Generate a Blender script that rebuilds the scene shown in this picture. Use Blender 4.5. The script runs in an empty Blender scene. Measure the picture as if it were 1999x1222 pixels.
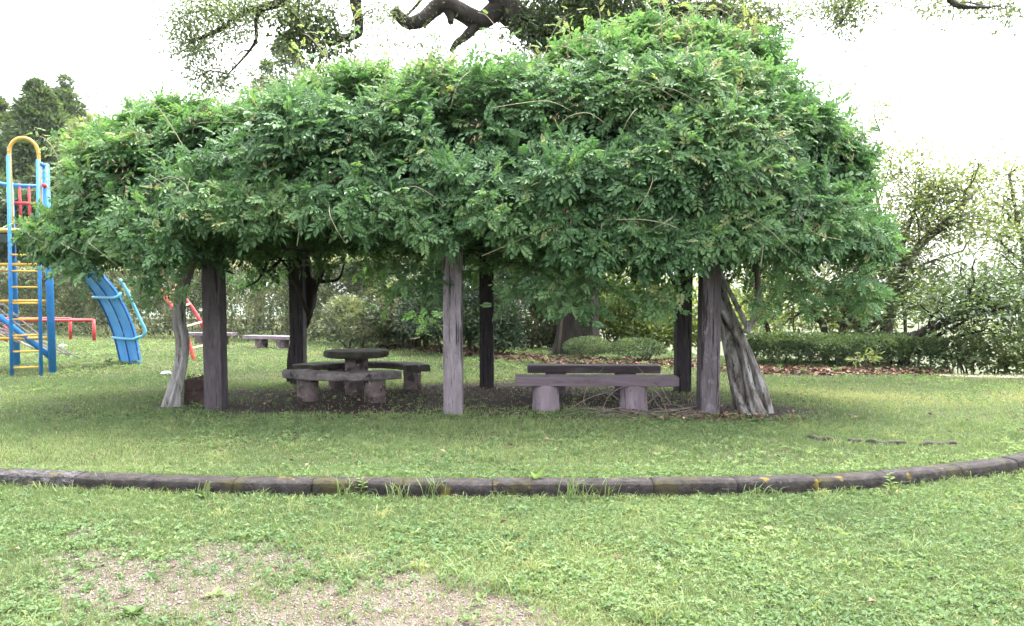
import bpy, bmesh, math, random
import numpy as np
from mathutils import Vector, Matrix

random.seed(7)
RNG = np.random.default_rng(11)
SC = bpy.context.scene
COL = SC.collection
R = math.radians

# ------------------------------------------------------------------ camera model (survey helper: pixel -> world point)
H, F, PITCH, CU, CV = 1.45, 1450.0, 0.058, 999.5, 674.0
CP, SP = math.cos(PITCH), math.sin(PITCH)

def ray(u, v):
    x, y = (u - CU) / F, (CV - v) / F
    return np.array([x, CP + y * SP, -SP + y * CP])

def G(u, v, z=0.0):
    d = ray(u, v); t = (z - H) / d[2]
    return np.array([d[0] * t, d[1] * t, z])

def A(u, v, Y):
    d = ray(u, v); t = Y / d[1]
    return np.array([d[0] * t, Y, H + d[2] * t])

# ------------------------------------------------------------------ noise
def _hash(ix, iy, iz, seed):
    n = (ix * 374761393 + iy * 668265263 + iz * 2147483647 + seed * 1274126177) & 0xFFFFFFFF
    n = ((n ^ (n >> 13)) * 1274126177) & 0xFFFFFFFF
    n = n ^ (n >> 16)
    return (n & 0xFFFF) / 65535.0

def vnoise(p, scale=1.0, seed=0):
    p = np.asarray(p, float) * scale
    if p.shape[-1] == 2:
        p = np.concatenate([p, np.zeros(p.shape[:-1] + (1,))], -1)
    i = np.floor(p).astype(np.int64); f = p - i
    f = f * f * (3 - 2 * f)
    out = 0
    for dx in (0, 1):
        for dy in (0, 1):
            for dz in (0, 1):
                w = (f[..., 0] if dx else 1 - f[..., 0]) * (f[..., 1] if dy else 1 - f[..., 1]) * (f[..., 2] if dz else 1 - f[..., 2])
                out = out + w * _hash(i[..., 0] + dx, i[..., 1] + dy, i[..., 2] + dz, seed)
    return out

def fbm(p, scale=1.0, seed=0, oct=3):
    o, a, s = 0, 0.5, scale
    for k in range(oct):
        o = o + a * vnoise(p, s, seed + k * 17); a *= .5; s *= 2.03
    return o / (1 - .5 ** oct)

def nrm(v):
    return v / np.maximum(np.linalg.norm(v, axis=-1, keepdims=True), 1e-9)

# ------------------------------------------------------------------ mesh building
class MB:
    """collects quads and triangles (numpy) for ONE mesh object"""
    def __init__(s):
        s.V, s.Q, s.T, s.A, s.n = [], [], [], [], 0
    def add(s, V, Q=None, T=None, tint=0.5):
        V = np.asarray(V, float).reshape(-1, 3)
        if Q is not None and len(Q): s.Q.append(np.asarray(Q, np.int64).reshape(-1, 4) + s.n)
        if T is not None and len(T): s.T.append(np.asarray(T, np.int64).reshape(-1, 3) + s.n)
        t = np.asarray(tint, float)
        s.A.append(np.full(len(V), float(t)) if t.ndim == 0 else t.reshape(-1))
        s.V.append(V); s.n += len(V)
        return s
    def build(s, name, mat, parent=None, smooth=False, origin=None):
        V = np.concatenate(s.V) if s.V else np.zeros((0, 3))
        if origin is not None: V = V - np.asarray(origin, float)
        me = bpy.data.meshes.new(name)
        Q = np.concatenate(s.Q) if s.Q else np.zeros((0, 4), np.int64)
        T = np.concatenate(s.T) if s.T else np.zeros((0, 3), np.int64)
        nq, nt = len(Q), len(T)
        me.vertices.add(len(V)); me.vertices.foreach_set('co', V.astype(np.float32).ravel())
        me.loops.add(nq * 4 + nt * 3)
        me.loops.foreach_set('vertex_index', np.concatenate([Q.ravel(), T.ravel()]).astype(np.int32))
        me.polygons.add(nq + nt)
        st = np.concatenate([np.arange(nq) * 4, nq * 4 + np.arange(nt) * 3]).astype(np.int32)
        me.polygons.foreach_set('loop_start', st)
        me.polygons.foreach_set('use_smooth', np.full(nq + nt, smooth))
        me.update(calc_edges=True)
        at = me.attributes.new('tint', 'FLOAT', 'POINT')
        at.data.foreach_set('value', np.concatenate(s.A).astype(np.float32))
        me.materials.append(mat)
        o = bpy.data.objects.new(name, me); COL.objects.link(o)
        if origin is not None: o.location = tuple(origin)
        if parent is not None:
            o.parent = parent
            o.location = Vector(o.location) - parent.location
        return o

def frames(P):
    P = np.asarray(P, float); n = len(P)
    T = nrm(np.gradient(P, axis=0))
    ref = np.array([0, 0, 1.]) if abs(T[0][2]) < .9 else np.array([0, 1., 0])
    u = nrm(np.cross(ref, T[0])); U = []
    for i in range(n):
        u = u - T[i] * np.dot(u, T[i]); u = u / max(np.linalg.norm(u), 1e-9); U.append(u)
    U = np.array(U); W = np.cross(T, U)
    return T, U, W

def tube(mb, P, r, n=8, tint=.5, shape=None, cap=True):
    P = np.asarray(P, float); m = len(P)
    r = np.broadcast_to(np.asarray(r, float), (m,))
    T, U, W = frames(P)
    a = np.linspace(0, 2 * np.pi, n, endpoint=False)
    rr = r[:, None] * np.ones((1, n))
    if shape is not None: rr = rr * shape(np.linspace(0, 1, m)[:, None], a[None, :])
    V = P[:, None] + rr[..., None] * (np.cos(a)[None, :, None] * U[:, None] + np.sin(a)[None, :, None] * W[:, None])
    V = V.reshape(-1, 3)
    i = np.arange(m - 1)[:, None] * n; j = np.arange(n)[None, :]; k = (j + 1) % n
    Q = np.stack([i + j, i + k, i + n + k, i + n + j], -1).reshape(-1, 4)
    Tt = None
    if cap:
        V = np.concatenate([V, P[:1], P[-1:]]); b, t = m * n, m * n + 1
        j = np.arange(n); k = (j + 1) % n
        Tt = np.concatenate([np.stack([np.full(n, b), k, j], -1), np.stack([np.full(n, t), (m - 1) * n + j, (m - 1) * n + k], -1)])
    mb.add(V, Q, Tt, tint)

def spline(pts, k=8):
    """Catmull-Rom through points (any dimension)"""
    P = np.asarray(pts, float)
    if len(P) < 3:
        t = np.linspace(0, 1, k + 1)[:, None]; return P[0] * (1 - t) + P[-1] * t
    Q = np.vstack([2 * P[0] - P[1], P, 2 * P[-1] - P[-2]]); out = []
    for i in range(1, len(Q) - 2):
        for t in np.linspace(0, 1, k, endpoint=False):
            a, b, c, d = Q[i - 1], Q[i], Q[i + 1], Q[i + 2]
            out.append(.5 * ((2 * b) + (c - a) * t + (2 * a - 5 * b + 4 * c - d) * t * t + (3 * b - 3 * c + d - a) * t ** 3))
    out.append(P[-1]); return np.array(out)

def box(mb, c, s, rz=0, rough=0.0, bev=.012, div=1, tint=.5):
    """bevelled box with slightly uneven faces"""
    bm = bmesh.new()
    bmesh.ops.create_cube(bm, size=1)
    for v in bm.verts: v.co = Vector((v.co.x * s[0], v.co.y * s[1], v.co.z * s[2]))
    if bev: bmesh.ops.bevel(bm, geom=list(bm.edges), offset=bev, segments=2, affect='EDGES', profile=.6)
    if div > 1:
        L = max(s); 
        es = [e for e in bm.edges if e.calc_length() > L / div]
        for _ in range(4):
            es = [e for e in bm.edges if e.calc_length() > L / div * 1.3]
            if not es: break
            bmesh.ops.subdivide_edges(bm, edges=es, cuts=1, use_grid_fill=True)
    bmesh.ops.triangulate(bm, faces=bm.faces)
    V = np.array([v.co[:] for v in bm.verts])
    bm.verts.index_update()
    T = np.array([[v.index for v in f.verts] for f in bm.faces]); bm.free()
    if rough:
        V = V + rough * (np.stack([fbm(V + np.array(c) * 3.1, 5, k) for k in (1, 2, 3)], -1) - .5) * 2
    ca, sa = math.cos(rz), math.sin(rz)
    V = np.stack([V[:, 0] * ca - V[:, 1] * sa, V[:, 0] * sa + V[:, 1] * ca, V[:, 2]], -1) + np.array(c)
    mb.add(V, None, T, tint)

def leaves(mb, P, D, N, L, W, tint, fold=.18):
    """single leaves: one folded diamond each"""
    P, D, N = np.asarray(P), nrm(np.asarray(D)), np.asarray(N)
    S = nrm(np.cross(D, N)); N = np.cross(S, D)
    L = np.broadcast_to(L, (len(P),))[:, None]; W = np.broadcast_to(W, (len(P),))[:, None]
    m = P + D * L * .45 + N * W * fold
    V = np.stack([P, m + S * W * .5, P + D * L, m - S * W * .5], 1)
    n = len(P); b = np.arange(n)[:, None] * 4
    Q = b + np.array([[0, 1, 2, 3]])
    mb.add(V.reshape(-1, 3), Q, None, np.repeat(np.broadcast_to(tint, (n,)), 4))

def leaves6(mb, P, D, N, L, W, tint, fold=.25, droop=.15):
    """rounder leaves: two quads each, folded on the midrib, tip drooping"""
    P, D, N = np.asarray(P), nrm(np.asarray(D)), np.asarray(N)
    S = nrm(np.cross(D, N)); N = np.cross(S, D)
    n = len(P)
    L = np.broadcast_to(L, (n,))[:, None]; W = np.broadcast_to(W, (n,))[:, None]
    tip = P + D * L - N * L * droop
    a1, a2 = P + D * L * .32 + N * W * fold, P + D * L * .68 + N * (W * fold * .7 - L * droop * .4)
    V = np.stack([P, a1 + S * W * .5, a2 + S * W * .42, tip, a2 - S * W * .42, a1 - S * W * .5], 1)
    b = np.arange(n)[:, None] * 6
    Q = np.concatenate([b + np.array([[0, 1, 2, 3]]), b + np.array([[0, 3, 4, 5]])])
    mb.add(V.reshape(-1, 3), Q, None, np.repeat(np.broadcast_to(tint, (n,)), 6))

def rand_dirs(n):
    return nrm(RNG.normal(size=(n, 3)))

# ------------------------------------------------------------------ scene bookkeeping
def tag(o, label=None, cat=None, group=None, kind=None):
    if label: o['label'] = label
    if cat: o['category'] = cat
    if group: o['group'] = group
    if kind: o['kind'] = kind
    return o

def empty(name, loc, label, cat, group=None):
    o = bpy.data.objects.new(name, None); COL.objects.link(o)
    o.location = tuple(loc); o.empty_display_size = .2
    return tag(o, label, cat, group)

# ------------------------------------------------------------------ materials
def new_mat(name):
    m = bpy.data.materials.new(name); m.use_nodes = True
    nt = m.node_tree
    return m, nt, nt.nodes['Principled BSDF'], nt.nodes['Material Output']

def ramp(nt, stops, inp=None):
    r = nt.nodes.new('ShaderNodeValToRGB'); e = r.color_ramp.elements
    while len(e) < len(stops): e.new(.5)
    for k, (p, c) in enumerate(stops): e[k].position = p; e[k].color = (*c, 1)
    if inp is not None: nt.links.new(inp, r.inputs[0])
    return r

def noise_node(nt, scale, detail=5, rough=.6, vec=None, dist=0):
    n = nt.nodes.new('ShaderNodeTexNoise'); n.inputs['Scale'].default_value = scale
    n.inputs['Detail'].default_value = detail; n.inputs['Roughness'].default_value = rough
    n.inputs['Distortion'].default_value = dist
    if vec is not None: nt.links.new(vec, n.inputs['Vector'])
    return n

def coords(nt, sc=(1, 1, 1)):
    g = nt.nodes.new('ShaderNodeNewGeometry'); mp = nt.nodes.new('ShaderNodeMapping')
    mp.inputs['Scale'].default_value = sc
    nt.links.new(g.outputs['Position'], mp.inputs['Vector'])
    return mp.outputs[0]

def leaf_mat(name, stops, trans=.35, rough=.5, tcol=(1.3, 1.25, .55), spec=.35):
    m, nt, p, out = new_mat(name)
    at = nt.nodes.new('ShaderNodeAttribute'); at.attribute_name = 'tint'
    r = ramp(nt, stops, at.outputs['Fac'])
    nt.links.new(r.outputs[0], p.inputs['Base Color'])
    p.inputs['Roughness'].default_value = rough; p.inputs['Specular IOR Level'].default_value = spec
    tr = nt.nodes.new('ShaderNodeBsdfTranslucent')
    mu = nt.nodes.new('ShaderNodeMixRGB'); mu.blend_type = 'MULTIPLY'; mu.inputs[0].default_value = 1
    mu.inputs[2].default_value = (*tcol, 1)
    nt.links.new(r.outputs[0], mu.inputs[1]); nt.links.new(mu.outputs[0], tr.inputs[0])
    mx = nt.nodes.new('ShaderNodeMixShader'); mx.inputs[0].default_value = trans
    nt.links.new(p.outputs[0], mx.inputs[1]); nt.links.new(tr.outputs[0], mx.inputs[2])
    nt.links.new(mx.outputs[0], out.inputs[0])
    return m

def rough_mat(name, stops, scale=6, sc=(1, 1, 1), rough=.85, bump=.4, bscale=30, spots=None, detail=8, bdist=.02):
    """noise-coloured weathered surface; spots = (scale, lo, hi, colour) for lichen, moss or dirt"""
    m, nt, p, out = new_mat(name)
    v = coords(nt, sc)
    n = noise_node(nt, scale, detail, .65, v, .4)
    c = ramp(nt, stops, n.outputs['Fac']).outputs[0]
    for sp in (spots or []):
        n2 = noise_node(nt, sp[0], 6, .6, coords(nt, sp[4] if len(sp) > 4 else (1, 1, 1)))
        k = ramp(nt, [(sp[1], (0, 0, 0)), (sp[2], (1, 1, 1))], n2.outputs['Fac'])
        mx = nt.nodes.new('ShaderNodeMixRGB'); nt.links.new(k.outputs[0], mx.inputs[0])
        nt.links.new(c, mx.inputs[1]); mx.inputs[2].default_value = (*sp[3], 1); c = mx.outputs[0]
    nt.links.new(c, p.inputs['Base Color'])
    p.inputs['Roughness'].default_value = rough; p.inputs['Specular IOR Level'].default_value = .25
    if bump:
        nb = noise_node(nt, bscale, 8, .7, v)
        ad = nt.nodes.new('ShaderNodeMath'); nt.links.new(n.outputs['Fac'], ad.inputs[0]); nt.links.new(nb.outputs['Fac'], ad.inputs[1])
        b = nt.nodes.new('ShaderNodeBump'); b.inputs['Strength'].default_value = bump; b.inputs['Distance'].default_value = bdist
        nt.links.new(ad.outputs[0], b.inputs['Height']); nt.links.new(b.outputs[0], p.inputs['Normal'])
    return m

def paint_mat(name, col, wear=(.25, .2, .15)):
    return rough_mat(name, [(.25, tuple(c * .75 for c in col)), (.6, col), (.8, tuple(min(1, c * 1.25 + .02) for c in col))], 5, rough=.45, bump=.15, bscale=40,
                     spots=[(9, .60, .66, wear), (30, .64, .68, tuple(w * .5 for w in wear))])

M = {}
def rgb(*c): return c
M['wisteria'] = leaf_mat('wisteria_leaf', [(0, (.036, .076, .036)), (.4, (.068, .145, .062)), (.75, (.112, .205, .084)), (.93, (.17, .255, .10)), (1, (.33, .28, .14))], .38, .5, (1.12, 1.22, .7), .35)
M['camphor'] = leaf_mat('camphor_leaf', [(0, (.055, .08, .04)), (.6, (.11, .15, .065)), (1, (.19, .23, .095))], .38, .5, (1.2, 1.2, .7))
M['ivy'] = leaf_mat('ivy_leaf', [(0, (.025, .042, .02)), (.6, (.06, .09, .035)), (1, (.11, .145, .05))], .28, .45)
M['lighttree'] = leaf_mat('light_tree_leaf', [(0, (.075, .105, .05)), (.5, (.13, .17, .072)), (1, (.21, .245, .105))], .44, .5, (1.2, 1.2, .65))
M['cedar'] = leaf_mat('cedar_needles', [(0, (.05, .085, .05)), (.6, (.10, .15, .08)), (1, (.16, .21, .10))], .25, .6)
M['hedge'] = leaf_mat('hedge_leaf', [(0, (.035, .048, .032)), (.45, (.085, .11, .062)), (.75, (.16, .19, .10)), (1, (.32, .33, .21))], .3, .42, spec=.5)  # palest stops imitate glints on the leaves
M['darkshrub'] = leaf_mat('dark_shrub_leaf', [(0, (.018, .035, .02)), (.6, (.04, .075, .035)), (1, (.10, .15, .06))], .25, .4, spec=.5)
M['azalea'] = leaf_mat('azalea_leaf', [(0, (.035, .06, .028)), (.6, (.085, .135, .055)), (1, (.17, .22, .08))], .3, .5)
M['bush'] = leaf_mat('bush_leaf', [(0, (.05, .085, .03)), (.5, (.11, .16, .05)), (1, (.20, .25, .075))], .42, .5, (1.25, 1.2, .6))
M['grass'] = leaf_mat('grass_blade', [(0, (.085, .13, .06)), (.45, (.148, .203, .086)), (.8, (.24, .275, .12)), (.94, (.29, .30, .135)), (1, (.36, .30, .19))], .35, .55, (1.15, 1.2, .7), .18)
M['weed'] = leaf_mat('weed_leaf', [(0, (.07, .12, .058)), (.5, (.125, .19, .085)), (1, (.22, .275, .12))], .35, .7, (1.15, 1.2, .65), .15)
M['litter'] = leaf_mat('dry_leaf', [(0, (.045, .025, .018)), (.5, (.13, .07, .05)), (.9, (.26, .16, .11)), (1, (.38, .28, .2))], .1, .7, (1, .8, .6))
M['bark'] = rough_mat('dark_bark', [(.3, (.009, .007, .006)), (.55, (.026, .021, .018)), (.75, (.055, .047, .040))], 5, (1, 1, .35), .9, .9, 22, bdist=.05)
M['bark_mid'] = rough_mat('grey_brown_bark', [(.3, (.03, .025, .02)), (.6, (.085, .07, .055)), (.8, (.15, .13, .11))], 7, (1, 1, .35), .9, .8, 26, bdist=.03)
M['vine_pale'] = rough_mat('pale_vine_bark', [(.32, (.085, .075, .07)), (.45, (.25, .235, .23)), (.7, (.47, .46, .46))], 11, (1, 1, .22), .9, 1.0, 34,
                           [(24, .60, .64, (.06, .05, .045), (1, 1, .10)), (3, .62, .72, (.13, .12, .11))], bdist=.05)
M['vine_mid'] = rough_mat('grey_vine_bark', [(.32, (.045, .036, .03)), (.48, (.16, .14, .13)), (.7, (.36, .34, .33))], 11, (1, 1, .25), .9, 1.0, 34,
                          [(7, .50, .68, (.40, .395, .395), (1, 1, .4)), (24, .60, .64, (.035, .028, .024), (1, 1, .12)), (3.2, .62, .72, (.10, .085, .06))], bdist=.05)
M['vine_dark'] = rough_mat('dark_vine_bark', [(.3, (.012, .01, .009)), (.6, (.04, .032, .028)), (.8, (.09, .075, .07))], 9, (1, 1, .2), .9, .8, 30, bdist=.03)
M['stem'] = rough_mat('pale_runner', [(.3, (.15, .13, .08)), (.7, (.32, .29, .20))], 20, bump=0)
M['twig'] = rough_mat('dry_twig', [(.3, (.06, .046, .038)), (.7, (.18, .15, .125))], 14, bump=.3)

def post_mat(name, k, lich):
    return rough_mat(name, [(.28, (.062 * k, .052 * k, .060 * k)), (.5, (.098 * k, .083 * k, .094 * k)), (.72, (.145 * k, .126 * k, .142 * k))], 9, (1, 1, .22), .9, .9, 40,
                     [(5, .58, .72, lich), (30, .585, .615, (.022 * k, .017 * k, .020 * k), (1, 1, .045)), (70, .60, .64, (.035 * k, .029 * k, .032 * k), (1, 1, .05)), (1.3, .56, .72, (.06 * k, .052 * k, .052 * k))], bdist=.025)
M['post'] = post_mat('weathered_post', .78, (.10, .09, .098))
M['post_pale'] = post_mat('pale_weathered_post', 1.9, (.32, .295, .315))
M['post_grey'] = post_mat('grey_weathered_post', 1.05, (.22, .19, .22))  # plain mid grey variant of the weathered post colour
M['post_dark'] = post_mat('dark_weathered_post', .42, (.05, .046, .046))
M['stone'] = rough_mat('mossy_stone', [(.3, (.022, .021, .018)), (.55, (.058, .052, .046)), (.8, (.115, .105, .098))], 6, (1, 1, 1), .9, .8, 28, [(3.5, .55, .66, (.035, .037, .020)), (9, .64, .7, (.20, .18, .175))])
M['stone_edge'] = rough_mat('pale_worn_stone', [(.3, (.05, .043, .043)), (.5, (.145, .128, .13)), (.8, (.27, .24, .245))], 8, (1, 1, 1.6), .9, .8, 28, [(7, .56, .64, (.035, .03, .028))])
M['stone_leg'] = rough_mat('pink_stone', [(.3, (.05, .038, .037)), (.5, (.125, .098, .096)), (.8, (.24, .19, .19))], 4, rough=.9, bump=.6, bscale=26, spots=[(4, .50, .60, (.035, .03, .028)), (7, .62, .7, (.32, .26, .26))])
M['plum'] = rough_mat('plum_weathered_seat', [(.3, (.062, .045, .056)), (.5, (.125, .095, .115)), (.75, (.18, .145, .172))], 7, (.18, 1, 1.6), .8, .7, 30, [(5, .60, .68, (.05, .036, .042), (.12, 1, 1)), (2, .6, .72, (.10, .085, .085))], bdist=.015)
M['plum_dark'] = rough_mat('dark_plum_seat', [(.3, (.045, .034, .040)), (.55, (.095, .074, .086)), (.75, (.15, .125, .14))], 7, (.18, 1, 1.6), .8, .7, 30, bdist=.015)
M['plum_leg'] = rough_mat('plum_leg', [(.3, (.13, .10, .118)), (.55, (.20, .16, .188)), (.75, (.27, .225, .255))], 9, (1, 1, .2), .85, .6, 34, [(4, .6, .7, (.085, .065, .072)), (28, .60, .64, (.07, .055, .062), (1, 1, .06))], bdist=.015)
M['kerb'] = rough_mat('dark_kerb_concrete', [(.3, (.010, .0085, .008)), (.5, (.026, .022, .022)), (.75, (.058, .051, .051))], 12, rough=.92, bump=.9, bscale=60,
                      spots=[(60, .68, .72, (.20, .19, .18)), (3, .53, .64, (.040, .036, .013)), (5, .61, .66, (.11, .085, .016))])
M['kerb_rough'] = rough_mat('pebbled_kerb_concrete', [(.3, (.018, .016, .016)), (.5, (.06, .055, .057)), (.72, (.14, .132, .136))], 26, rough=.92, bump=1, bscale=40, spots=[(4, .58, .66, (.085, .07, .02))], bdist=.03)
M['blue'] = paint_mat('blue_paint', (.03, .19, .48), (.10, .16, .25))
M['blue_chute'] = rough_mat('worn_blue_paint', [(.3, (.06, .25, .58)), (.55, (.10, .34, .70)), (.75, (.19, .43, .74))], 3, (1, 1, .5), .4, .1, 40, [(5, .58, .68, (.14, .20, .36), (1, 1, .25))])
M['blue_dark'] = paint_mat('dark_blue_paint', (.02, .10, .30))
M['blue_light'] = paint_mat('pale_blue_paint', (.13, .42, .60))
M['yellow'] = paint_mat('ochre_paint', (.48, .30, .06), (.30, .20, .10))
M['red'] = paint_mat('red_paint', (.42, .04, .045), (.30, .10, .08))
M['red_worn'] = rough_mat('worn_red_paint', [(.4, (.42, .05, .04)), (.6, (.50, .09, .06)), (.75, (.45, .22, .14))], 6, rough=.5, bump=.1)
M['cream'] = paint_mat('cream_paint', (.55, .45, .30))
M['chain'] = rough_mat('dull_chain', [(.3, (.2, .18, .18)), (.7, (.42, .38, .38))], 20, rough=.5, bump=0)
M['brick'] = rough_mat('dark_red_stone', [(.3, (.028, .018, .016)), (.55, (.075, .05, .046)), (.8, (.15, .11, .10))], 8, rough=.9, bump=.8, bscale=30)
M['paper'] = rough_mat('crumpled_paper', [(.3, (.6, .6, .6)), (.7, (.8, .8, .8))], 8, bump=.3)
M['hill'] = rough_mat('far_forest', [(.3, (.03, .055, .03)), (.7, (.07, .10, .05))], .01, bump=0)
M['root'] = rough_mat('dark_root', [(.3, (.014, .012, .01)), (.7, (.06, .05, .04))], 14, bump=.7)
M['concrete'] = rough_mat('tan_concrete', [(.3, (.25, .2, .16)), (.7, (.38, .32, .27))], 3, bump=.3)

# ------------------------------------------------------------------ ground shape
KU = [(-900, 835), (-500, 878), (-150, 906), (0, 915), (200, 922), (400, 928), (600, 931), (800, 933), (1000, 934), (1200, 934), (1400, 931), (1600, 926), (1750, 915), (1850, 905), (1940, 894), (1999, 884), (2100, 862), (2250, 825), (2450, 780)]
KB = spline([G(u, v, .02)[:2] for u, v in KU], 10)          # back edge of the kerb, seen from above
KX, KY = KB[:, 0], KB[:, 1]
def yk(x): return np.interp(x, KX, KY)

EX = [-60, 0, 1.5, 3, 5, 7, 8.3, 9, 20, 60]
EY = [75, 60, 42, 25, 20.5, 18.6, 17.4, 14.6, 13.2, 8]
def slope_edge(x): return np.interp(x, EX, EY)

def gz(x, y):
    x, y = np.asarray(x, float), np.asarray(y, float)
    up = np.clip((y - (yk(x) - .11)) / .06, 0, 1)
    z = -.115 + .115 * up
    p = np.stack([x, y], -1)
    z = z + (fbm(p, .5, 3) - .5) * .05 * np.clip((np.abs(y - yk(x)) - .25) / 2, 0, 1)
    s = np.maximum(0, y - slope_edge(x))
    z = z - np.minimum(.40 * s + .02 * np.minimum(s, 1) ** 2, 11) * np.clip(s / 1.2, 0, 1)
    # mown bank under the low hedges
    return z

def soil_mask(x, y):
    """bare dark soil, deepened to carry the canopy shade, trampled under the pergola and at the hedge feet"""
    p = np.stack([x, y], -1)
    n = fbm(p, 1.1, 41) - .5
    e1 = 1.12 - np.sqrt(((x + .6) / 4.0) ** 2 + ((y - 11.35) / 1.85) ** 2)
    e2 = 1 - np.sqrt(((x - 2.4) / 1.5) ** 2 + ((y - 9.9) / .95) ** 2)
    return np.clip((np.maximum(e1, e2 * .8) * 1.5 + n * 1.45) * 2.3, 0, 1)

def litter_zone(x, y):
    """where fallen leaves lie thick: along the hedge foot and under the long low hedge"""
    a = 1 - np.abs(y - np.interp(x, [-5, -3, -1.4, 0, 1.5, 4], [26, 23.6, 21.4, 19.4, 18.0, 17.2])) / 1.35
    a = np.where((x > -4.5) & (x < 4.6), a, -1)
    b = 1 - np.sqrt(((x - 6.8) / 2.9) ** 2 + ((y - 15.45) / 1.0) ** 2)
    return np.maximum(a, b)

def gravel_mask(x, y):
    p = np.stack([x, y], -1)
    n = fbm(p, 2.2, 77, 4) - .5
    e = np.maximum.reduce([1 - np.sqrt(((x + 1.65) / 1.6) ** 2 + ((y - 4.05) / .66) ** 2),
                           1 - np.sqrt(((x + .6) / 1.15) ** 2 + ((y - 3.6) / .5) ** 2),
                           .25 - np.sqrt(((x + 2.9) / .9) ** 2 + ((y - 4.9) / .5) ** 2)])
    return np.clip((e * .95 + n * 1.35 + .07) * 1.9, 0, 1) * (y < yk(x) - .2)

def build_ground():
    gx = np.concatenate([-np.geomspace(2500, 16, 34), np.arange(-15.5, 15.5, .11), np.geomspace(16, 2500, 34)])
    gy = np.concatenate([-np.geomspace(400, 1, 14), np.arange(0, 15, .055), np.arange(15, 40, .4), np.geomspace(40, 4000, 40)])
    X, Y = np.meshgrid(gx, gy)
    Z = gz(X, Y)
    V = np.stack([X, Y, Z], -1).reshape(-1, 3)
    nx, ny = len(gx), len(gy)
    i, j = np.meshgrid(np.arange(nx - 1), np.arange(ny - 1)); b = (j * nx + i).ravel()
    Q = np.stack([b, b + 1, b + nx + 1, b + nx], -1)
    x, y = V[:, 0], V[:, 1]
    soil = soil_mask(x, y)
    soil = np.maximum(soil, np.clip(litter_zone(x, y) * 2, 0, 1))
    grav = gravel_mask(x, y)
    mb = MB(); mb.add(V, Q, None, soil)
    m, nt, p, out = new_mat('ground_soil_grass')
    v = coords(nt)
    n1 = noise_node(nt, 3, 8, .65, v); n2 = noise_node(nt, 45, 6, .7, v); n3 = noise_node(nt, 160, 3, .6, v)
    g = ramp(nt, [(.3, (.028, .034, .018)), (.5, (.05, .058, .028)), (.7, (.085, .085, .05))], n1.outputs['Fac'])
    s = ramp(nt, [(.3, (.014, .010, .009)), (.5, (.034, .026, .024)), (.75, (.075, .058, .052))], n2.outputs['Fac'])  # real dark soil, darkened further to hold the shade under the canopy
    gr = ramp(nt, [(.32, (.07, .056, .048)), (.5, (.14, .114, .10)), (.66, (.22, .188, .17))], n3.outputs['Fac'])
    a1 = nt.nodes.new('ShaderNodeAttribute'); a1.attribute_name = 'tint'
    a2 = nt.nodes.new('ShaderNodeAttribute'); a2.attribute_name = 'gravel'
    mx = nt.nodes.new('ShaderNodeMixRGB'); nt.links.new(a1.outputs['Fac'], mx.inputs[0]); nt.links.new(g.outputs[0], mx.inputs[1]); nt.links.new(s.outputs[0], mx.inputs[2])
    n4 = noise_node(nt, 7, 6, .7, v); gm = nt.nodes.new('ShaderNodeMixRGB'); nt.links.new(ramp(nt, [(.38, (0, 0, 0)), (.62, (1, 1, 1))], n4.outputs['Fac']).outputs[0], gm.inputs[0])
    nt.links.new(gr.outputs[0], gm.inputs[1]); gm.inputs[2].default_value = (.085, .066, .052, 1); gr = gm
    m2 = nt.nodes.new('ShaderNodeMixRGB'); nt.links.new(a2.outputs['Fac'], m2.inputs[0]); nt.links.new(mx.outputs[0], m2.inputs[1]); nt.links.new(gr.outputs[0], m2.inputs[2])
    nt.links.new(m2.outputs[0], p.inputs['Base Color']); p.inputs['Roughness'].default_value = .95; p.inputs['Specular IOR Level'].default_value = .1
    b_ = nt.nodes.new('ShaderNodeBump'); b_.inputs['Strength'].default_value = .8; b_.inputs['Distance'].default_value = .02
    ad = nt.nodes.new('ShaderNodeMath'); nt.links.new(n2.outputs['Fac'], ad.inputs[0]); nt.links.new(n3.outputs['Fac'], ad.inputs[1])
    nt.links.new(ad.outputs[0], b_.inputs['Height']); nt.links.new(b_.outputs[0], p.inputs['Normal'])
    o = mb.build('ground', m, smooth=True)
    at = o.data.attributes.new('gravel', 'FLOAT', 'POINT'); at.data.foreach_set('value', grav.astype(np.float32))
    tag(o, kind='structure')
build_ground()

# far hills beyond the drop, ring of wooded ridges
def build_hills():
    a = np.linspace(R(-100), R(100), 140); rr = np.linspace(700, 2600, 14)
    Aa, Rr = np.meshgrid(a, rr)
    X, Y = np.sin(Aa) * Rr, np.cos(Aa) * Rr
    t = (Rr - 700) / 1900
    Z = -16 + 55 * np.sin(np.pi * np.clip(t * 1.1, 0, 1)) * (.35 + .9 * fbm(np.stack([X, Y], -1), .0016, 5)) * (.55 + .45 * np.sin(Aa * 1.7 + .6))
    Z = np.where(t < .05, -16, Z)
    V = np.stack([X, Y, Z], -1).reshape(-1, 3); nx, ny = len(a), len(rr)
    i, j = np.meshgrid(np.arange(nx - 1), np.arange(ny - 1)); b = (j * nx + i).ravel()
    mb = MB(); mb.add(V, np.stack([b, b + nx, b + nx + 1, b + 1], -1))
    tag(mb.build('hills', M['hill'], smooth=True), kind='structure')
build_hills()

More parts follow.
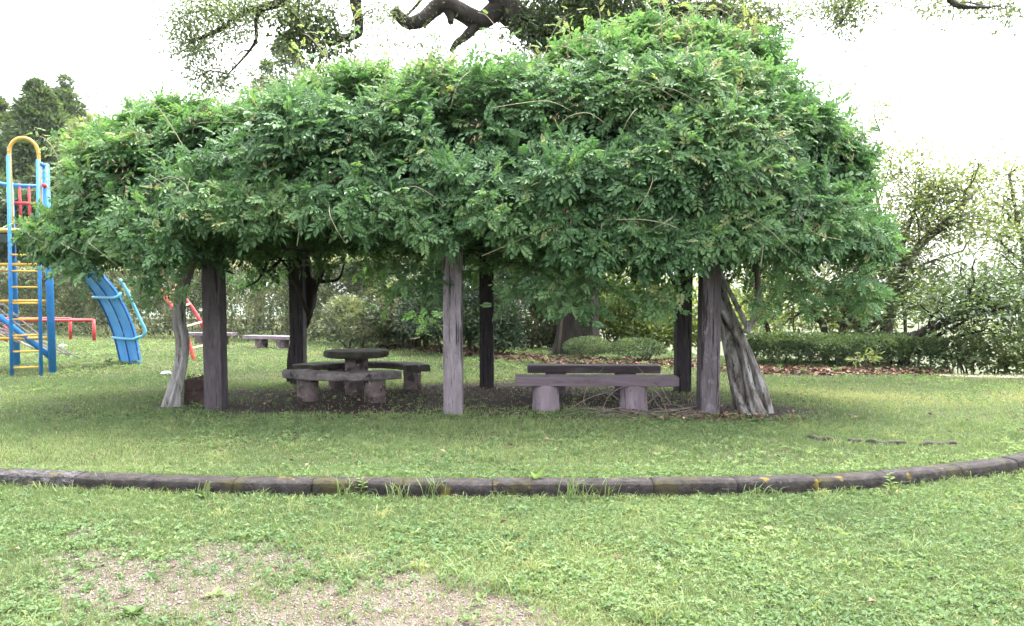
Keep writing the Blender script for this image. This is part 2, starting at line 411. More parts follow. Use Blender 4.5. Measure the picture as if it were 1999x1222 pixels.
# ------------------------------------------------------------------ kerb
def build_kerb():
    seg = np.concatenate([[0], np.cumsum(np.linalg.norm(np.diff(KB, axis=0), axis=1))])
    def s_of(u):
        # arc length at which the kerb passes under this bearing
        P = KB; uu = CU + F * P[:, 0] / P[:, 1]
        return np.interp(u, uu, seg)
    joints = [-290, -135, 12, 160, 312, 465, 615, 790, 962, 1110, 1270, 1430, 1585, 1718, 1855, 1962, 2060]
    labels = ['kerb stone beyond the frame, next to the one cut by the left edge', 'dark kerb stone cut by the left edge of the photo, beside the rough pebbled stone',
              'kerb stone with a rough pebbled pale grey face', 'mossy kerb stone with one arching grass blade before it, next to the pebbled stone',
              'brown mossy kerb stone between the arching grass blade and the broad plantain rosette', 'dark kerb stone directly behind the broad plantain rosette',
              'plain dark kerb stone ending at a yellow moss spot, in line with the round table', 'dark kerb stone behind the first tall grass tuft, in line with the middle front post',
              'kerb stone with hanging dry roots and yellow moss at its end', 'dark kerb stone behind a single pale upright leaf',
              'mossy kerb stone behind the tall grass tuft near the middle of the row', 'long plain speckled kerb stone in line with the twisted vine trunk',
              'speckled kerb stone with thin grass blades and a brown dry leaf at its end', 'smooth dark kerb stone between the brown dry leaf and a yellowish weed',
              'kerb stone just past the yellowish weed, starting to turn away', 'tilted kerb stone on the bend with weeds at both ends', 'kerb stone on the bend cut by the right edge of the photo']
    prof = np.array([(-.165, -.17), (-.166, -.03), (-.156, .006), (-.130, .024), (-.07, .029), (-.01, .028), (.004, .015), (.006, -.12)])
    for k in range(len(joints) - 1):
        s0, s1 = s_of(joints[k]) + .003, s_of(joints[k + 1]) - .003
        n = 26
        ss = np.linspace(s0, s1, n)
        x, y = np.interp(ss, seg, KX), np.interp(ss, seg, KY)
        t = nrm(np.stack([np.gradient(x), np.gradient(y)], -1)); nn = np.stack([-t[:, 1], t[:, 0]], -1)
        dz, dr = random.uniform(-.005, .005), random.uniform(-.005, .004)
        rough = .016 if k == 2 else .006
        f = np.linspace(0, 1, 9)
        pr = []
        for q in range(len(prof) - 1):
            kk = 5 if q == 0 else 3
            for w in np.linspace(0, 1, kk, endpoint=False): pr.append(prof[q] * (1 - w) + prof[q + 1] * w)
        pr.append(prof[-1]); pr = np.array(pr); mm = len(pr)
        endr = np.minimum(np.minimum(np.arange(n), np.arange(n)[::-1]) / 2.0, 1)
        V = np.stack([x[:, None] + nn[:, :1] * (pr[:, 0] + dr), y[:, None] + nn[:, 1:] * (pr[:, 0] + dr), pr[None, :, 1] + dz - (1 - endr)[:, None] * .004 + 0 * x[:, None]], -1)
        V = V.reshape(-1, 3)
        d = np.stack([fbm(V, 26 if k == 2 else 9, 7 + q, 3) - .5 for q in range(3)], -1)
        V = V + d * rough * 2 * np.array([.5, 1, 1])
        i, j = np.meshgrid(np.arange(mm - 1), np.arange(n - 1)); b = (j * mm + i).ravel()
        Q = np.stack([b, b + mm, b + mm + 1, b + 1], -1)
        c0, c1 = V[:mm].mean(0), V[-mm:].mean(0)
        V = np.vstack([V, c0, c1]); nc = n * mm
        ii = np.arange(mm - 1)
        T = np.concatenate([np.stack([np.full(mm - 1, nc), ii, ii + 1], -1), np.stack([np.full(mm - 1, nc + 1), (n - 1) * mm + ii + 1, (n - 1) * mm + ii], -1)])
        mb = MB(); mb.add(V, Q, T)
        o = mb.build('kerb_stone', M['kerb_rough'] if k == 2 else M['kerb'], origin=V.mean(0), smooth=(k != 2))
        tag(o, labels[k], 'kerb stone', 'kerb stones edging the lawn')
build_kerb()

# ------------------------------------------------------------------ grass and ground cover (stuff)
def scatter(x0, x1, y0, y1, n, fan=True):
    y = RNG.uniform(y0, y1, n)
    if fan:
        hw = y * .76 + 1.5
        x = RNG.uniform(-1, 1, n) * hw
        keep = (x > x0) & (x < x1)
        # even density over the wedge
        keep &= RNG.random(n) < hw / (y1 * .76 + 1.5)
        return x[keep], y[keep]
    return RNG.uniform(x0, x1, n), y

FOOT = []     # (x, y, r) discs kept free of grass
def clear_of(x, y):
    k = np.ones(len(x), bool)
    for (a, b, r) in FOOT: k &= (x - a) ** 2 + (y - b) ** 2 > r * r
    d = y - yk(x)
    k &= ~((d > -.168) & (d < -.012))
    return k

def blades(mb, x, y, h, w, lean, tint):
    n = len(x)
    a = RNG.uniform(0, 2 * np.pi, n); d = np.stack([np.cos(a), np.sin(a), np.zeros(n)], -1)
    b = a + RNG.uniform(-1.2, 1.2, n); e = np.stack([np.cos(b), np.sin(b), np.zeros(n)], -1)
    P = np.stack([x, y, gz(x, y) - .004], -1)
    h = h[:, None]; w = w[:, None]; l = lean[:, None]
    up = np.array([0, 0, 1.])
    m = P + up * h * .62 + e * h * l * .35
    t = P + up * h * (1 - .35 * l) + e * h * l * 1.05
    V = np.stack([P - d * w * .5, P + d * w * .5, m + d * w * .42, m - d * w * .42, t], 1)
    bb = np.arange(n)[:, None] * 5
    mb.add(V.reshape(-1, 3), bb + np.array([[0, 1, 2, 3]]), bb + np.array([[3, 2, 4]]), np.repeat(tint, 5))

def build_grass():
    mb = MB()
    # (y0, y1, candidates, height, width)
    for (y0, y1, n, hh, ww) in ((2.6, 4.6, 225000, .055, .0040), (4.6, 6.4, 200000, .052, .0046), (6.0, 9.0, 215000, .045, .0062), (9.0, 14, 160000, .045, .009), (14, 22, 90000, .06, .016), (22, 37, 70000, .075, .03)):
        x, y = scatter(-40, 40, y0, y1, n)
        p = np.stack([x, y], -1)
        dens = .35 + .9 * fbm(p, 1.3, 9)
        dens *= 1 - .92 * soil_mask(x, y)
        dens *= 1 - .86 * gravel_mask(x, y)
        dens *= np.where(litter_zone(x, y) > .1, .05, 1)
        dens *= np.where(y > slope_edge(x) + 1, .4, 1)
        k = (RNG.random(len(x)) < dens) & clear_of(x, y)
        x, y, p = x[k], y[k], p[k]
        big = fbm(p, .45, 21); f2 = fbm(p, 2.0, 31)
        h = hh * RNG.uniform(.45, 1.25, len(x)) * (.65 + .7 * f2)
        near_kerb = np.exp(-np.abs(y - yk(x) + .2) / .12) * (y < yk(x))
        h = h * (1 + .35 * near_kerb)
        dryz = np.clip((fbm(p, .35, 121) - .47) * 3.5, 0, 1) * np.where(y > 8.5, 1, .45) * np.where(np.abs(x + .7) < 3.4, .35, 1)
        t = np.clip(.30 + (big - .5) * .9 + .42 * dryz + RNG.normal(0, .17, len(x)), 0, .97)
        dry = RNG.random(len(x)) < .035; t = np.where(dry, RNG.uniform(.93, 1, len(x)), t)
        blades(mb, x, y, h, ww * RNG.uniform(.7, 1.4, len(x)), RNG.uniform(.25, 1.15, len(x)), t)
    # coarser clumps scattered through the turf and along the foot of the kerb
    cx, cy = scatter(-9, 9, 3.0, 9.5, 800)
    kx = RNG.uniform(-5, 5, 150); ky = yk(kx) - .20 - np.abs(RNG.normal(0, .03, 150))
    cx, cy = np.concatenate([cx, kx]), np.concatenate([cy, ky])
    k = clear_of(cx, cy) & (soil_mask(cx, cy) < .3) & (gravel_mask(cx, cy) < .6); cx, cy = cx[k], cy[k]
    m = RNG.integers(8, 26, len(cx)); X = np.repeat(cx, m); Y = np.repeat(cy, m); n = len(X)
    sp = np.repeat(RNG.uniform(.015, .05, len(cx)), m); X = X + RNG.normal(0, 1, n) * sp; Y = Y + RNG.normal(0, .7, n) * sp
    k = clear_of(X, Y); X, Y = X[k], Y[k]; n = len(X)
    hh = np.repeat(RNG.uniform(.06, .15, len(cx)), m)[k] * RNG.uniform(.5, 1.1, n)
    blades(mb, X, Y, hh, RNG.uniform(.004, .009, n), RNG.uniform(.4, 1.3, n), np.clip(np.repeat(RNG.normal(.4, .2, len(cx)), m)[k] + RNG.normal(0, .1, n), 0, .95))
    tag(mb.build('lawn_grass', M['grass']), kind='stuff')

def build_weeds():
    mb = MB()
    for (y0, y1, n, L) in ((2.6, 6.4, 39000, .026), (6.0, 9.6, 15000, .026), (9.6, 15, 12000, .032), (15, 27, 15000, .06)):
        x, y = scatter(-25, 14, y0, y1, n)
        p = np.stack([x, y], -1)
        dens = np.clip((fbm(p, .9, 51) - .43) * 5.5, .03, 1) * np.clip((fbm(p, 4.0, 52) - .3) * 3, .15, 1)
        if y0 < 6: dens = np.clip(dens + .2, 0, 1)
        dens *= 1 - .8 * soil_mask(x, y); dens *= 1 - .78 * gravel_mask(x, y); dens *= np.where(litter_zone(x, y) > .25, .12, 1)
        # ivy-like cover along the hedge foot and round the twisted trunk
        cover = np.clip(1 - np.abs(litter_zone(x, y - .9 * (x < 5)) - .2) * 1.2, 0, 1) * (y > 15)
        tr = np.exp(-(((x - 2.8) / .9) ** 2 + ((y - 9.2) / .35) ** 2))
        dens = np.clip(dens + cover + tr * 1.2, 0, 1)
        k = (RNG.random(len(x)) < dens) & clear_of(x, y) & (y < slope_edge(x) + .5)
        x, y, p = x[k], y[k], p[k]
        n = len(x); kk = 5
        X = np.repeat(x, kk); Y = np.repeat(y, kk)
        az = np.tile(np.arange(kk) * 2.4, n) + np.repeat(RNG.uniform(0, 6.28, n), kk)
        el = RNG.uniform(.05, .9, n * kk)
        D = np.stack([np.cos(az) * np.cos(el), np.sin(az) * np.cos(el), np.sin(el)], -1)
        rr = L * RNG.uniform(.1, .8, n * kk)
        hz = np.repeat(RNG.uniform(.2, 1.3, n), kk) * L * .9
        P = np.stack([X, Y, gz(X, Y) + hz * RNG.uniform(.3, 1.2, n * kk)], -1) + D * rr[:, None] * .6
        N = nrm(np.array([0, 0, 1.]) + RNG.normal(0, .35, (n * kk, 3)))
        sz = np.repeat(L * RNG.uniform(.6, 1.45, n), kk)
        t = np.clip(.45 + np.repeat((fbm(p, .6, 61) - .5) * 1.1 + RNG.normal(0, .12, n), kk) + RNG.normal(0, .12, n * kk), 0, 1)
        leaves6(mb, P, D, N, sz, sz * np.repeat(RNG.uniform(.38, .8, n), kk), t)
    tag(mb.build('ground_weeds', M['weed']), kind='stuff')

def build_litter():
    mb = MB()
    x = RNG.uniform(-5, 10.5, 60000); y = RNG.uniform(13.5, 27, 60000)
    k = RNG.random(len(x)) < np.clip(litter_zone(x, y) * 2.4, 0, .95); x, y = x[k], y[k]
    x2 = RNG.uniform(-5, 4.5, 2600); y2 = RNG.uniform(8.7, 13.5, 2600)
    k = RNG.random(2600) < soil_mask(x2, y2) * .55; x2, y2 = x2[k], y2[k]
    x3 = RNG.normal(2.5, .45, 420); y3 = RNG.normal(9.15, .22, 420)
    x4, y4 = scatter(-9, 9, 3, 14, 420)
    k = clear_of(x4, y4); x4, y4 = x4[k], y4[k]
    x = np.concatenate([x, x2, x3, x4]); y = np.concatenate([y, y2, y3, y4]); n = len(x)
    L = np.where(y > 13.4, RNG.uniform(.08, .17, n), RNG.uniform(.04, .075, n))
    az = RNG.uniform(0, 6.28, n); D = np.stack([np.cos(az), np.sin(az), RNG.normal(0, .25, n)], -1)
    P = np.stack([x, y, gz(x, y) + RNG.uniform(.008, .05, n)], -1)
    leaves(mb, P, D, np.array([0, 0, 1.]) + RNG.normal(0, .4, (n, 3)), L, L * .5, RNG.uniform(0, 1, n) ** 1.3, .35)
    tag(mb.build('fallen_leaves', M['litter']), kind='stuff')
    # pebbles in the bare gravel patch
    mb = MB()
    x = RNG.uniform(-3.6, .9, 60000); y = RNG.uniform(2.9, 5.3, 60000)
    k = RNG.random(len(x)) < gravel_mask(x, y) * .55; x, y = x[k], y[k]; n = len(x)
    r = RNG.uniform(.002, .0075, n) * np.where(RNG.random(n) < .04, 1.8, 1)
    base = np.array([(1, 0, 0), (0, 1, 0), (-1, 0, 0), (0, -1, 0), (0, 0, .8), (0, 0, -.6)])
    J = 1 + RNG.normal(0, .2, (n, 6, 3))
    a = RNG.uniform(0, 6.28, n); ca, sa = np.cos(a), np.sin(a)
    V = base[None] * J
    V = np.stack([V[..., 0] * ca[:, None] - V[..., 1] * sa[:, None], V[..., 0] * sa[:, None] + V[..., 1] * ca[:, None], V[..., 2]], -1) * r[:, None, None]
    V = V + np.stack([x, y, gz(x, y) + r * .35], -1)[:, None]
    t = np.array([(0, 1, 4), (1, 2, 4), (2, 3, 4), (3, 0, 4), (1, 0, 5), (2, 1, 5), (3, 2, 5), (0, 3, 5)])
    mb.add(V.reshape(-1, 3), None, np.arange(n)[:, None, None] * 6 + t[None], np.repeat(RNG.random(n), 6))
    m, nt, p, out = new_mat('pebble')
    at = nt.nodes.new('ShaderNodeAttribute'); at.attribute_name = 'tint'
    nt.links.new(ramp(nt, [(0, (.055, .043, .036)), (.5, (.14, .115, .10)), (.9, (.23, .20, .18)), (1, (.38, .36, .34))], at.outputs['Fac']).outputs[0], p.inputs['Base Color'])
    p.inputs['Roughness'].default_value = .9
    tag(mb.build('gravel', m, smooth=True), kind='stuff')

# ------------------------------------------------------------------ pergola
POSTS = [  # base u, v, lean top dx, material, label
    (416, 800, 'post', 'left front post, dark brown with a paler right face'),
    (884, 812, 'post_pale', 'pale grey cracked middle front post'),
    (1386, 812, 'post_grey', 'right front post, dark above and pale towards its foot'),
    (580, 751, 'post_dark', None), (950, 757, 'post_dark', None), (1335, 766, 'post_dark', None)]
PW = .24
def build_pergola():
    base = []
    for (u, v, mt, lb) in POSTS:
        p = G(u, v); p = np.array([p[0], p[1] + PW / 2, 0]); base.append(p); FOOT.append((p[0], p[1], .155))
    root = empty('pergola', base[1], 'dark timber pergola on six square posts, buried under the wisteria', 'pergola')
    for p, (u, v, mt, lb) in zip(base, POSTS):
        mb = MB(); box(mb, (p[0], p[1], 1.2), (PW, PW, 2.6), 0, .006, .012, 26)
        o = mb.build('post', M[mt], root)
        if lb: tag(o, lb)
    # long beams along each row, then cross beams resting on them
    f0, f1, b0, b1 = base[0], base[2], base[3], base[5]
    for (p, q) in ((f0, f1), (b0, b1)):
        d = (q - p); L = np.linalg.norm(d); c = (p + q) / 2
        mb = MB(); box(mb, (c[0], c[1], 2.585), (L + 1.2, .14, .165), math.atan2(d[1], d[0]), .004, .01, 30)
        mb.build('beam', M['post_dark'], root)
    for t in np.linspace(-.08, 1.08, 11):
        p, q = f0 + (f1 - f0) * t, b0 + (b1 - b0) * t; d = q - p; L = np.linalg.norm(d); c = (p + q) / 2
        mb = MB(); box(mb, (c[0], c[1], 2.735), (L + 1.4, .10, .13), math.atan2(d[1], d[0]), .003, .008, 20)
        mb.build('rafter', M['post_dark'], root)
    return base
PBASE = build_pergola()

# ------------------------------------------------------------------ wisteria
TOP = [(-60, 470), (20, 410), (60, 340), (110, 290), (180, 243), (280, 222), (340, 196), (440, 190), (500, 166), (560, 152), (640, 118), (700, 102), (760, 116), (800, 118), (860, 98), (930, 104), (1000, 88), (1060, 88), (1100, 80), (1150, 52), (1220, 34), (1300, 40), (1400, 38), (1480, 64), (1530, 112), (1580, 168), (1640, 215), (1680, 258), (1720, 315), (1750, 375), (1775, 460), (1800, 500)]
BOT = [(-60, 470), (40, 475), (80, 520), (110, 545), (170, 548), (230, 530), (290, 545), (330, 560), (365, 500), (400, 478), (450, 490), (500, 500), (560, 472), (620, 475), (700, 498), (760, 500), (800, 500), (850, 545), (880, 530), (900, 500), (950, 482), (990, 535), (1060, 530), (1100, 545), (1130, 575), (1160, 560), (1230, 540), (1290, 572), (1340, 565), (1370, 530), (1480, 545), (1540, 565), (1600, 540), (1640, 515), (1700, 545), (1740, 520), (1780, 470)]
XL, XR, YC = -6.42, 5.22, 11.0
def canopy_params(X):
    t = np.clip(2 * (X - XL) / (XR - XL) - 1, -1, 1)
    W = 2.45 * (1 - np.abs(t) ** 3.2) ** .5 + .12
    ut = CU + F * X / 10.4
    vt = np.interp(ut, *zip(*TOP)) + 40
    ub = CU + F * X / (YC - W + .1)
    vb = np.interp(ub, *zip(*BOT)) - 30
    zf = H + (590 - vb) / F * (YC - W + .1)
    th = np.linspace(.12, np.pi * .8, 30)[:, None]
    tanE = (590 - vt) / F
    Ht = ((tanE * (YC - W * np.cos(th)) + H - zf) / np.sin(th) ** .75).min(0)
    return W, zf, np.maximum(Ht, .25)

def canopy_point(X, th):
    W, zf, Ht = canopy_params(X)
    s = np.clip(np.sin(th), 0, 1)
    c = np.cos(th)
    rear = np.clip((th / np.pi - .5) * 2, 0, 1)
    zz = zf * (1 - rear) + 2.0 * rear
    return np.stack([X, YC - W * c, zz + Ht * s ** .75], -1)

def canopy_sample(n, thr=(0, np.pi)):
    # area-weighted samples of the upper surface
    nx, nth = 240, 80
    gx = np.linspace(XL + .02, XR - .02, nx); gt = np.linspace(thr[0], thr[1], nth)
    Gx, Gt = np.meshgrid(gx, gt)
    P = canopy_point(Gx.ravel(), Gt.ravel()).reshape(nth, nx, 3)
    dx = P[:-1, 1:] - P[:-1, :-1]; dt = P[1:, :-1] - P[:-1, :-1]
    ar = np.linalg.norm(np.cross(dx, dt), axis=-1)
    idx = RNG.choice(ar.size, n, p=(ar / ar.sum()).ravel())
    it, ix = np.unravel_index(idx, ar.shape)
    X = gx[ix] + RNG.random(n) * (gx[1] - gx[0]); th = gt[it] + RNG.random(n) * (gt[1] - gt[0])
    X = np.clip(X, XL + .02, XR - .02)
    e = 1e-3
    p = canopy_point(X, th)
    a = canopy_point(np.clip(X + e * 20, XL, XR), th) - canopy_point(np.clip(X - e * 20, XL, XR), th)
    b = canopy_point(X, np.clip(th + e * 10, 0, np.pi)) - canopy_point(X, np.clip(th - e * 10, 0, np.pi))
    nn = nrm(np.cross(b, a))
    ctr = np.stack([np.clip(X, XL + 1.5, XR - 1.5), np.full(n, YC), np.full(n, 2.2)], -1)
    flip = ((p - ctr) * nn).sum(-1) < 0
    nn[flip] *= -1
    return p, nn, th

def leaf_template(npairs, droop, seed):
    """one pinnate leaf along +x, unit length, +z up: leaflets as two folded quads; returns V, Q"""
    r = np.random.default_rng(seed); V, Q = [], []
    def zc(s): return -droop * s * s
    spots = [(.22 + .70 * k / npairs, sd) for k in range(npairs) for sd in (-1, 1)] + [(.94, 0)]
    for (s, sd) in spots:
        base = np.array([s, .006 * sd, zc(s)])
        L = (.35 - .10 * abs(s - .55)) * r.uniform(.85, 1.1) if sd else .33
        ang = R(62 - 18 * s) * sd + r.normal(0, .09)
        d = np.array([math.cos(ang), math.sin(ang), -.16 - droop * s * .6 + r.normal(0, .13)]); d /= np.linalg.norm(d)
        n = np.array([0, 0, 1.]) + r.normal(0, .16, 3); sv = np.cross(d, n); sv /= np.linalg.norm(sv); n = np.cross(sv, d)
        w = L * r.uniform(.42, .52)
        tip = base + d * L - n * L * .10
        a1, a2 = base + d * L * .34 + n * w * .16, base + d * L * .68 + n * w * .08
        i = len(V)
        V += [base, a1 + sv * w * .5, a2 + sv * w * .40, tip, a2 - sv * w * .40, a1 - sv * w * .5]
        Q += [(i, i + 1, i + 2, i + 3), (i, i + 3, i + 4, i + 5)]
    i = len(V)
    return np.array(V), np.array(Q)
TEMPL = [leaf_template(k, d, 5 + i) for i, (k, d) in enumerate(((4, .18), (5, .30), (4, .08), (5, .40), (4, .25), (5, .12)))]

def place_leaves(mb, P, D, N, L, tint):
    D = nrm(D); S = nrm(np.cross(N, D)); N = np.cross(D, S)
    Rm = np.stack([D, S, N], -1)          # columns
    which = RNG.integers(0, len(TEMPL), len(P))
    for w, (tv, tq) in enumerate(TEMPL):
        k = np.where(which == w)[0]
        if not len(k): continue
        V = np.einsum('nij,vj->nvi', Rm[k], tv) * L[k][:, None, None] + P[k][:, None]
        b = np.arange(len(k))[:, None, None] * len(tv)
        tt = np.repeat(tint[k], len(tv)) + RNG.normal(0, .03, len(k) * len(tv))
        mb.add(V.reshape(-1, 3), (b + tq[None]).reshape(-1, 4), None, np.clip(tt, 0, 1))

def shoots(mb, P, Nn, kk, L0, tbase, spread=1.0, droop_bias=0.0):
    n = len(P)
    up = np.array([0, 0, 1.])
    ax = nrm(Nn * .75 + up * (.22 - droop_bias) + RNG.normal(0, .36, (n, 3)))
    ref = nrm(RNG.normal(size=(n, 3))); e1 = nrm(np.cross(ax, ref)); e2 = np.cross(ax, e1)
    g = np.arange(kk)
    az = g[None] * 2.4 + RNG.uniform(0, 6.28, (n, 1)) + RNG.normal(0, .2, (n, kk))
    pos = np.linspace(-.20, .06, kk)[None] * RNG.uniform(.7, 1.5, (n, 1))
    rad = np.cos(az)[..., None] * e1[:, None] + np.sin(az)[..., None] * e2[:, None]
    tipness = np.linspace(0, 1, kk)[None, :, None]
    D = nrm(ax[:, None] * (.18 + .45 * tipness ** 2) + rad * (1.0 - .25 * tipness) * spread + Nn[:, None] * .22 - up * .16 + RNG.normal(0, .14, (n, kk, 3)))
    N = nrm(up * .55 + Nn[:, None] * .85 + RNG.normal(0, .28, (n, kk, 3)))
    B = P[:, None] + ax[:, None] * pos[..., None]
    L = L0 * RNG.uniform(.72, 1.25, (n, kk)) * (1 - .28 * tipness[..., 0])
    t = tbase[:, None] + RNG.normal(0, .07, (n, kk)) + .16 * (tipness[..., 0] ** 2)
    place_leaves(mb, B.reshape(-1, 3), D.reshape(-1, 3), N.reshape(-1, 3), L.ravel(), np.clip(t.ravel(), 0, .96))
    return ax

def build_wisteria():
    root = empty('wisteria', G(1465, 812), 'huge domed wisteria with dense green pinnate leaves smothering the pergola', 'wisteria')
    mb = MB()
    # outer shoots over lumpy surface
    LY = np.array([.8, .8, 1.7])
    n = 5200
    p, nn, th = canopy_sample(n, (.02, 2.5))
    lump = (fbm(p * LY, 1.0, 3, 2) - .5) * .74 + (fbm(p * LY, 2.4, 13, 2) - .5) * .46 - .10
    keep = RNG.random(n) < np.clip(.70 + lump * 2.4, .06, 1)
    p, nn, th, lump = p[keep], nn[keep], th[keep], lump[keep]
    p = p + nn * lump[:, None]
    big = fbm(p, .8, 91) - .5
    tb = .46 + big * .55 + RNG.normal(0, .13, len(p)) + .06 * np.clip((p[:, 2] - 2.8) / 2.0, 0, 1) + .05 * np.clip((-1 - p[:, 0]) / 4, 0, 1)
    shoots(mb, p, nn, 7, .285, np.clip(tb, .02, .85))
    # young bronze-yellow tips here and there
    k = RNG.choice(len(p), 90, replace=False)
    shoots(mb, p[k] + nn[k] * .12, nn[k], 4, .17, np.full(90, .93))
    # second, inner layers
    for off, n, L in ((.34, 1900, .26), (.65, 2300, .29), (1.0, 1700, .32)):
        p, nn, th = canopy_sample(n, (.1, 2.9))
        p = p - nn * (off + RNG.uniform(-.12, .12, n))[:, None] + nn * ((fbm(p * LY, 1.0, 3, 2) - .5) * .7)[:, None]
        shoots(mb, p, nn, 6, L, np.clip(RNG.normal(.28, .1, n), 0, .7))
    # back face, seen lit through from below
    p, nn, th = canopy_sample(800, (2.3, 3.05)); shoots(mb, p, nn, 6, .24, np.clip(RNG.normal(.5, .12, 800), 0, .9))
    # front fringe: hanging shoots, leaf tint raised to paint them well lit
    n = 620
    X = RNG.uniform(XL + .3, XR - .15, n); q = canopy_point(X, np.full(n, .03)); 
    q[:, 1] += RNG.uniform(-.1, .5, n); q[:, 2] += RNG.uniform(-.04, .30, n)
    fn = np.tile(np.array([0, -1., -.1]), (n, 1)) + RNG.normal(0, .3, (n, 3))
    shoots(mb, q, nrm(fn), 6, .23, np.clip(RNG.normal(.55, .14, n), 0, .9), 1.0, .75)
    # rear fringe and underside
    n = 330
    X = RNG.uniform(XL + .5, XR - .5, n); q = canopy_point(X, np.full(n, 3.1)); q[:, 1] -= RNG.uniform(0, 2.2, n); q[:, 2] = RNG.uniform(1.95, 2.55, n)
    shoots(mb, q, nrm(RNG.normal(size=(n, 3)) + np.array([0, .6, -.4])), 5, .23, np.clip(RNG.normal(.55, .13, n), 0, .9), 1, .6)
    n = 700
    X = RNG.uniform(XL + .6, XR - .6, n); W, zf, Ht = canopy_params(X)
    q = np.stack([X, YC + W * RNG.uniform(-.85, .6, n), zf + RNG.uniform(.15, .75, n)], -1)
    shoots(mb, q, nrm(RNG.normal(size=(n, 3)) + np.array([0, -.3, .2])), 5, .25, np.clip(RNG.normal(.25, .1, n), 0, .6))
    # particular hanging sprays seen against the background, tinted paler as if lit
    hang = [(815, 555, 9.5, 4), (800, 575, 9.6, 3), (835, 545, 9.4, 3), (1060, 545, 8.9, 6), (1090, 565, 8.9, 5), (1130, 575, 8.9, 8), (1110, 550, 8.9, 6), (1150, 560, 8.9, 6), (1310, 585, 9.0, 5), (1290, 575, 9.0, 6), (1020, 560, 9.2, 4), (990, 545, 9.3, 4),
            (318, 558, 9.0, 5), (285, 540, 9.0, 5), (120, 530, 9.2, 6), (1680, 560, 9.3, 8), (1700, 580, 9.4, 7), (1640, 575, 9.6, 6), (1560, 590, 9.4, 6), (1500, 575, 9.2, 6), (560, 520, 13.2, 4), (510, 540, 13.2, 6), (940, 540, 13.0, 6), (870, 520, 13.2, 5), (730, 535, 13.4, 6), (760, 580, 13.2, 5), (1240, 580, 12.8, 8), (1200, 560, 12.8, 6), (1290, 600, 12.8, 5), (460, 550, 13.2, 4), (830, 640, 13.4, 4)]
    for (u, v, Y, k) in hang:
        c = A(u, v, Y); q = c + RNG.normal(0, .10, (k, 3)) * np.array([1.3, .8, 1])
        shoots(mb, q, nrm(RNG.normal(size=(k, 3)) * .6 + np.array([0, -1, -.3])), 5, .24, np.clip(RNG.normal(.6, .12, k), 0, .9), 1, .7)
    # loose shoots standing out of the top against the sky
    st = MB(); tips = []
    for _ in range(50):
        p, nn, th = canopy_sample(1, (.7, 1.9))
        p = p[0]; L = random.uniform(.25, .75)
        d = nrm(nn[0] * .4 + np.array([random.uniform(-.5, .5), random.uniform(-.2, .2), .9]))
        side = np.array([random.uniform(-1, 1), random.uniform(-.4, .4), 0]) * .35
        pts = [p - d * .2, p + d * L * .5 + side * L * .3, p + d * L * .9 + side * L, p + d * L + side * L * 1.6]
        c = spline(pts, 5); tube(st, c, np.linspace(.007, .004, len(c)), 5)
        m = 5; ii = np.linspace(4, len(c) - 1, m).astype(int)
        shoots(mb, c[ii], np.tile(nn[0], (m, 1)), 2, .17, np.clip(RNG.normal(.78, .12, m), 0, .96))
    foliage = mb.build('foliage', M['wisteria'], root)
    dd = MB(); q, nn, th = canopy_sample(90, (.05, 1.5)); q = q + nn * .12
    q = np.repeat(q, 5, 0) + RNG.normal(0, .05, (450, 3)); leaves(dd, q, RNG.normal(0, .5, (450, 3)) - np.array([0, 0, 1.]), rand_dirs(450), RNG.uniform(.04, .08, 450), .02, RNG.uniform(.3, 1, 450), .3)
    dd.build('dead_leaves', M['litter'], root)
    # pale runners lying over the leaves
    for _ in range(75):
        p, nn, th = canopy_sample(1, (.05, 1.6))
        p, nn = p[0] + nn[0] * .18, nn[0]
        d = nrm(RNG.normal(size=3) * np.array([1, .4, .7])); d = nrm(d - nn * np.dot(d, nn)); L = random.uniform(.25, .95)
        b = nrm(np.cross(d, nn))
        bend = random.uniform(-.3, .3)
        c = spline([p - nn * .15, p + d * L * .33 + b * bend * L * .4 + nn * .05, p + d * L * .7 + b * bend * L * .7 + nn * .03, p + d * L - nn * .1 + b * bend * L * .6], 6)
        tube(st, c, random.uniform(.0025, .0046), 5)
    for pts in ([(290, 340), (320, 360), (345, 375), (372, 385)], [(372, 385), (362, 360), (335, 345), (310, 352)], [(362, 395), (366, 370), (371, 348)], [(940, 500), (1010, 470), (1080, 440)], [(720, 420), (760, 390), (790, 372), (830, 352)],
                [(580, 480), (586, 440), (600, 400)], [(1485, 520), (1490, 480), (1492, 455)], [(1492, 480), (1470, 495), (1462, 512)], [(1560, 420), (1590, 455), (1640, 468)], [(1090, 380), (1060, 400), (1050, 430)]):
        c = spline([A(u, v, 8.45 + .04 * i) for i, (u, v) in enumerate(pts)], 6); tube(st, c, .0036, 5)
    st.build('runners', M['stem'], root, smooth=True)
    # woody stems creeping over the frame, seen dark from below
    wd = MB()
    for _ in range(38):
        x = random.uniform(XL + 1.6, XR - 1.4); y = random.uniform(9.5, 12.8); z = random.uniform(2.25, 2.75)
        a = random.uniform(0, 6.28); pts = [np.array([x, y, z])]
        for q in range(5):
            a += random.uniform(-.9, .9); z = min(2.9, max(2.1, z + random.uniform(-.22, .2)))
            pts.append(pts[-1] + np.array([math.cos(a) * .5, math.sin(a) * .22, 0])); pts[-1][2] = z; pts[-1][0] = min(XR - 1.3, max(XL + 1.5, pts[-1][0]))
        c = spline(pts, 5); tube(wd, c, np.linspace(random.uniform(.014, .04), .008, len(c)), 6)
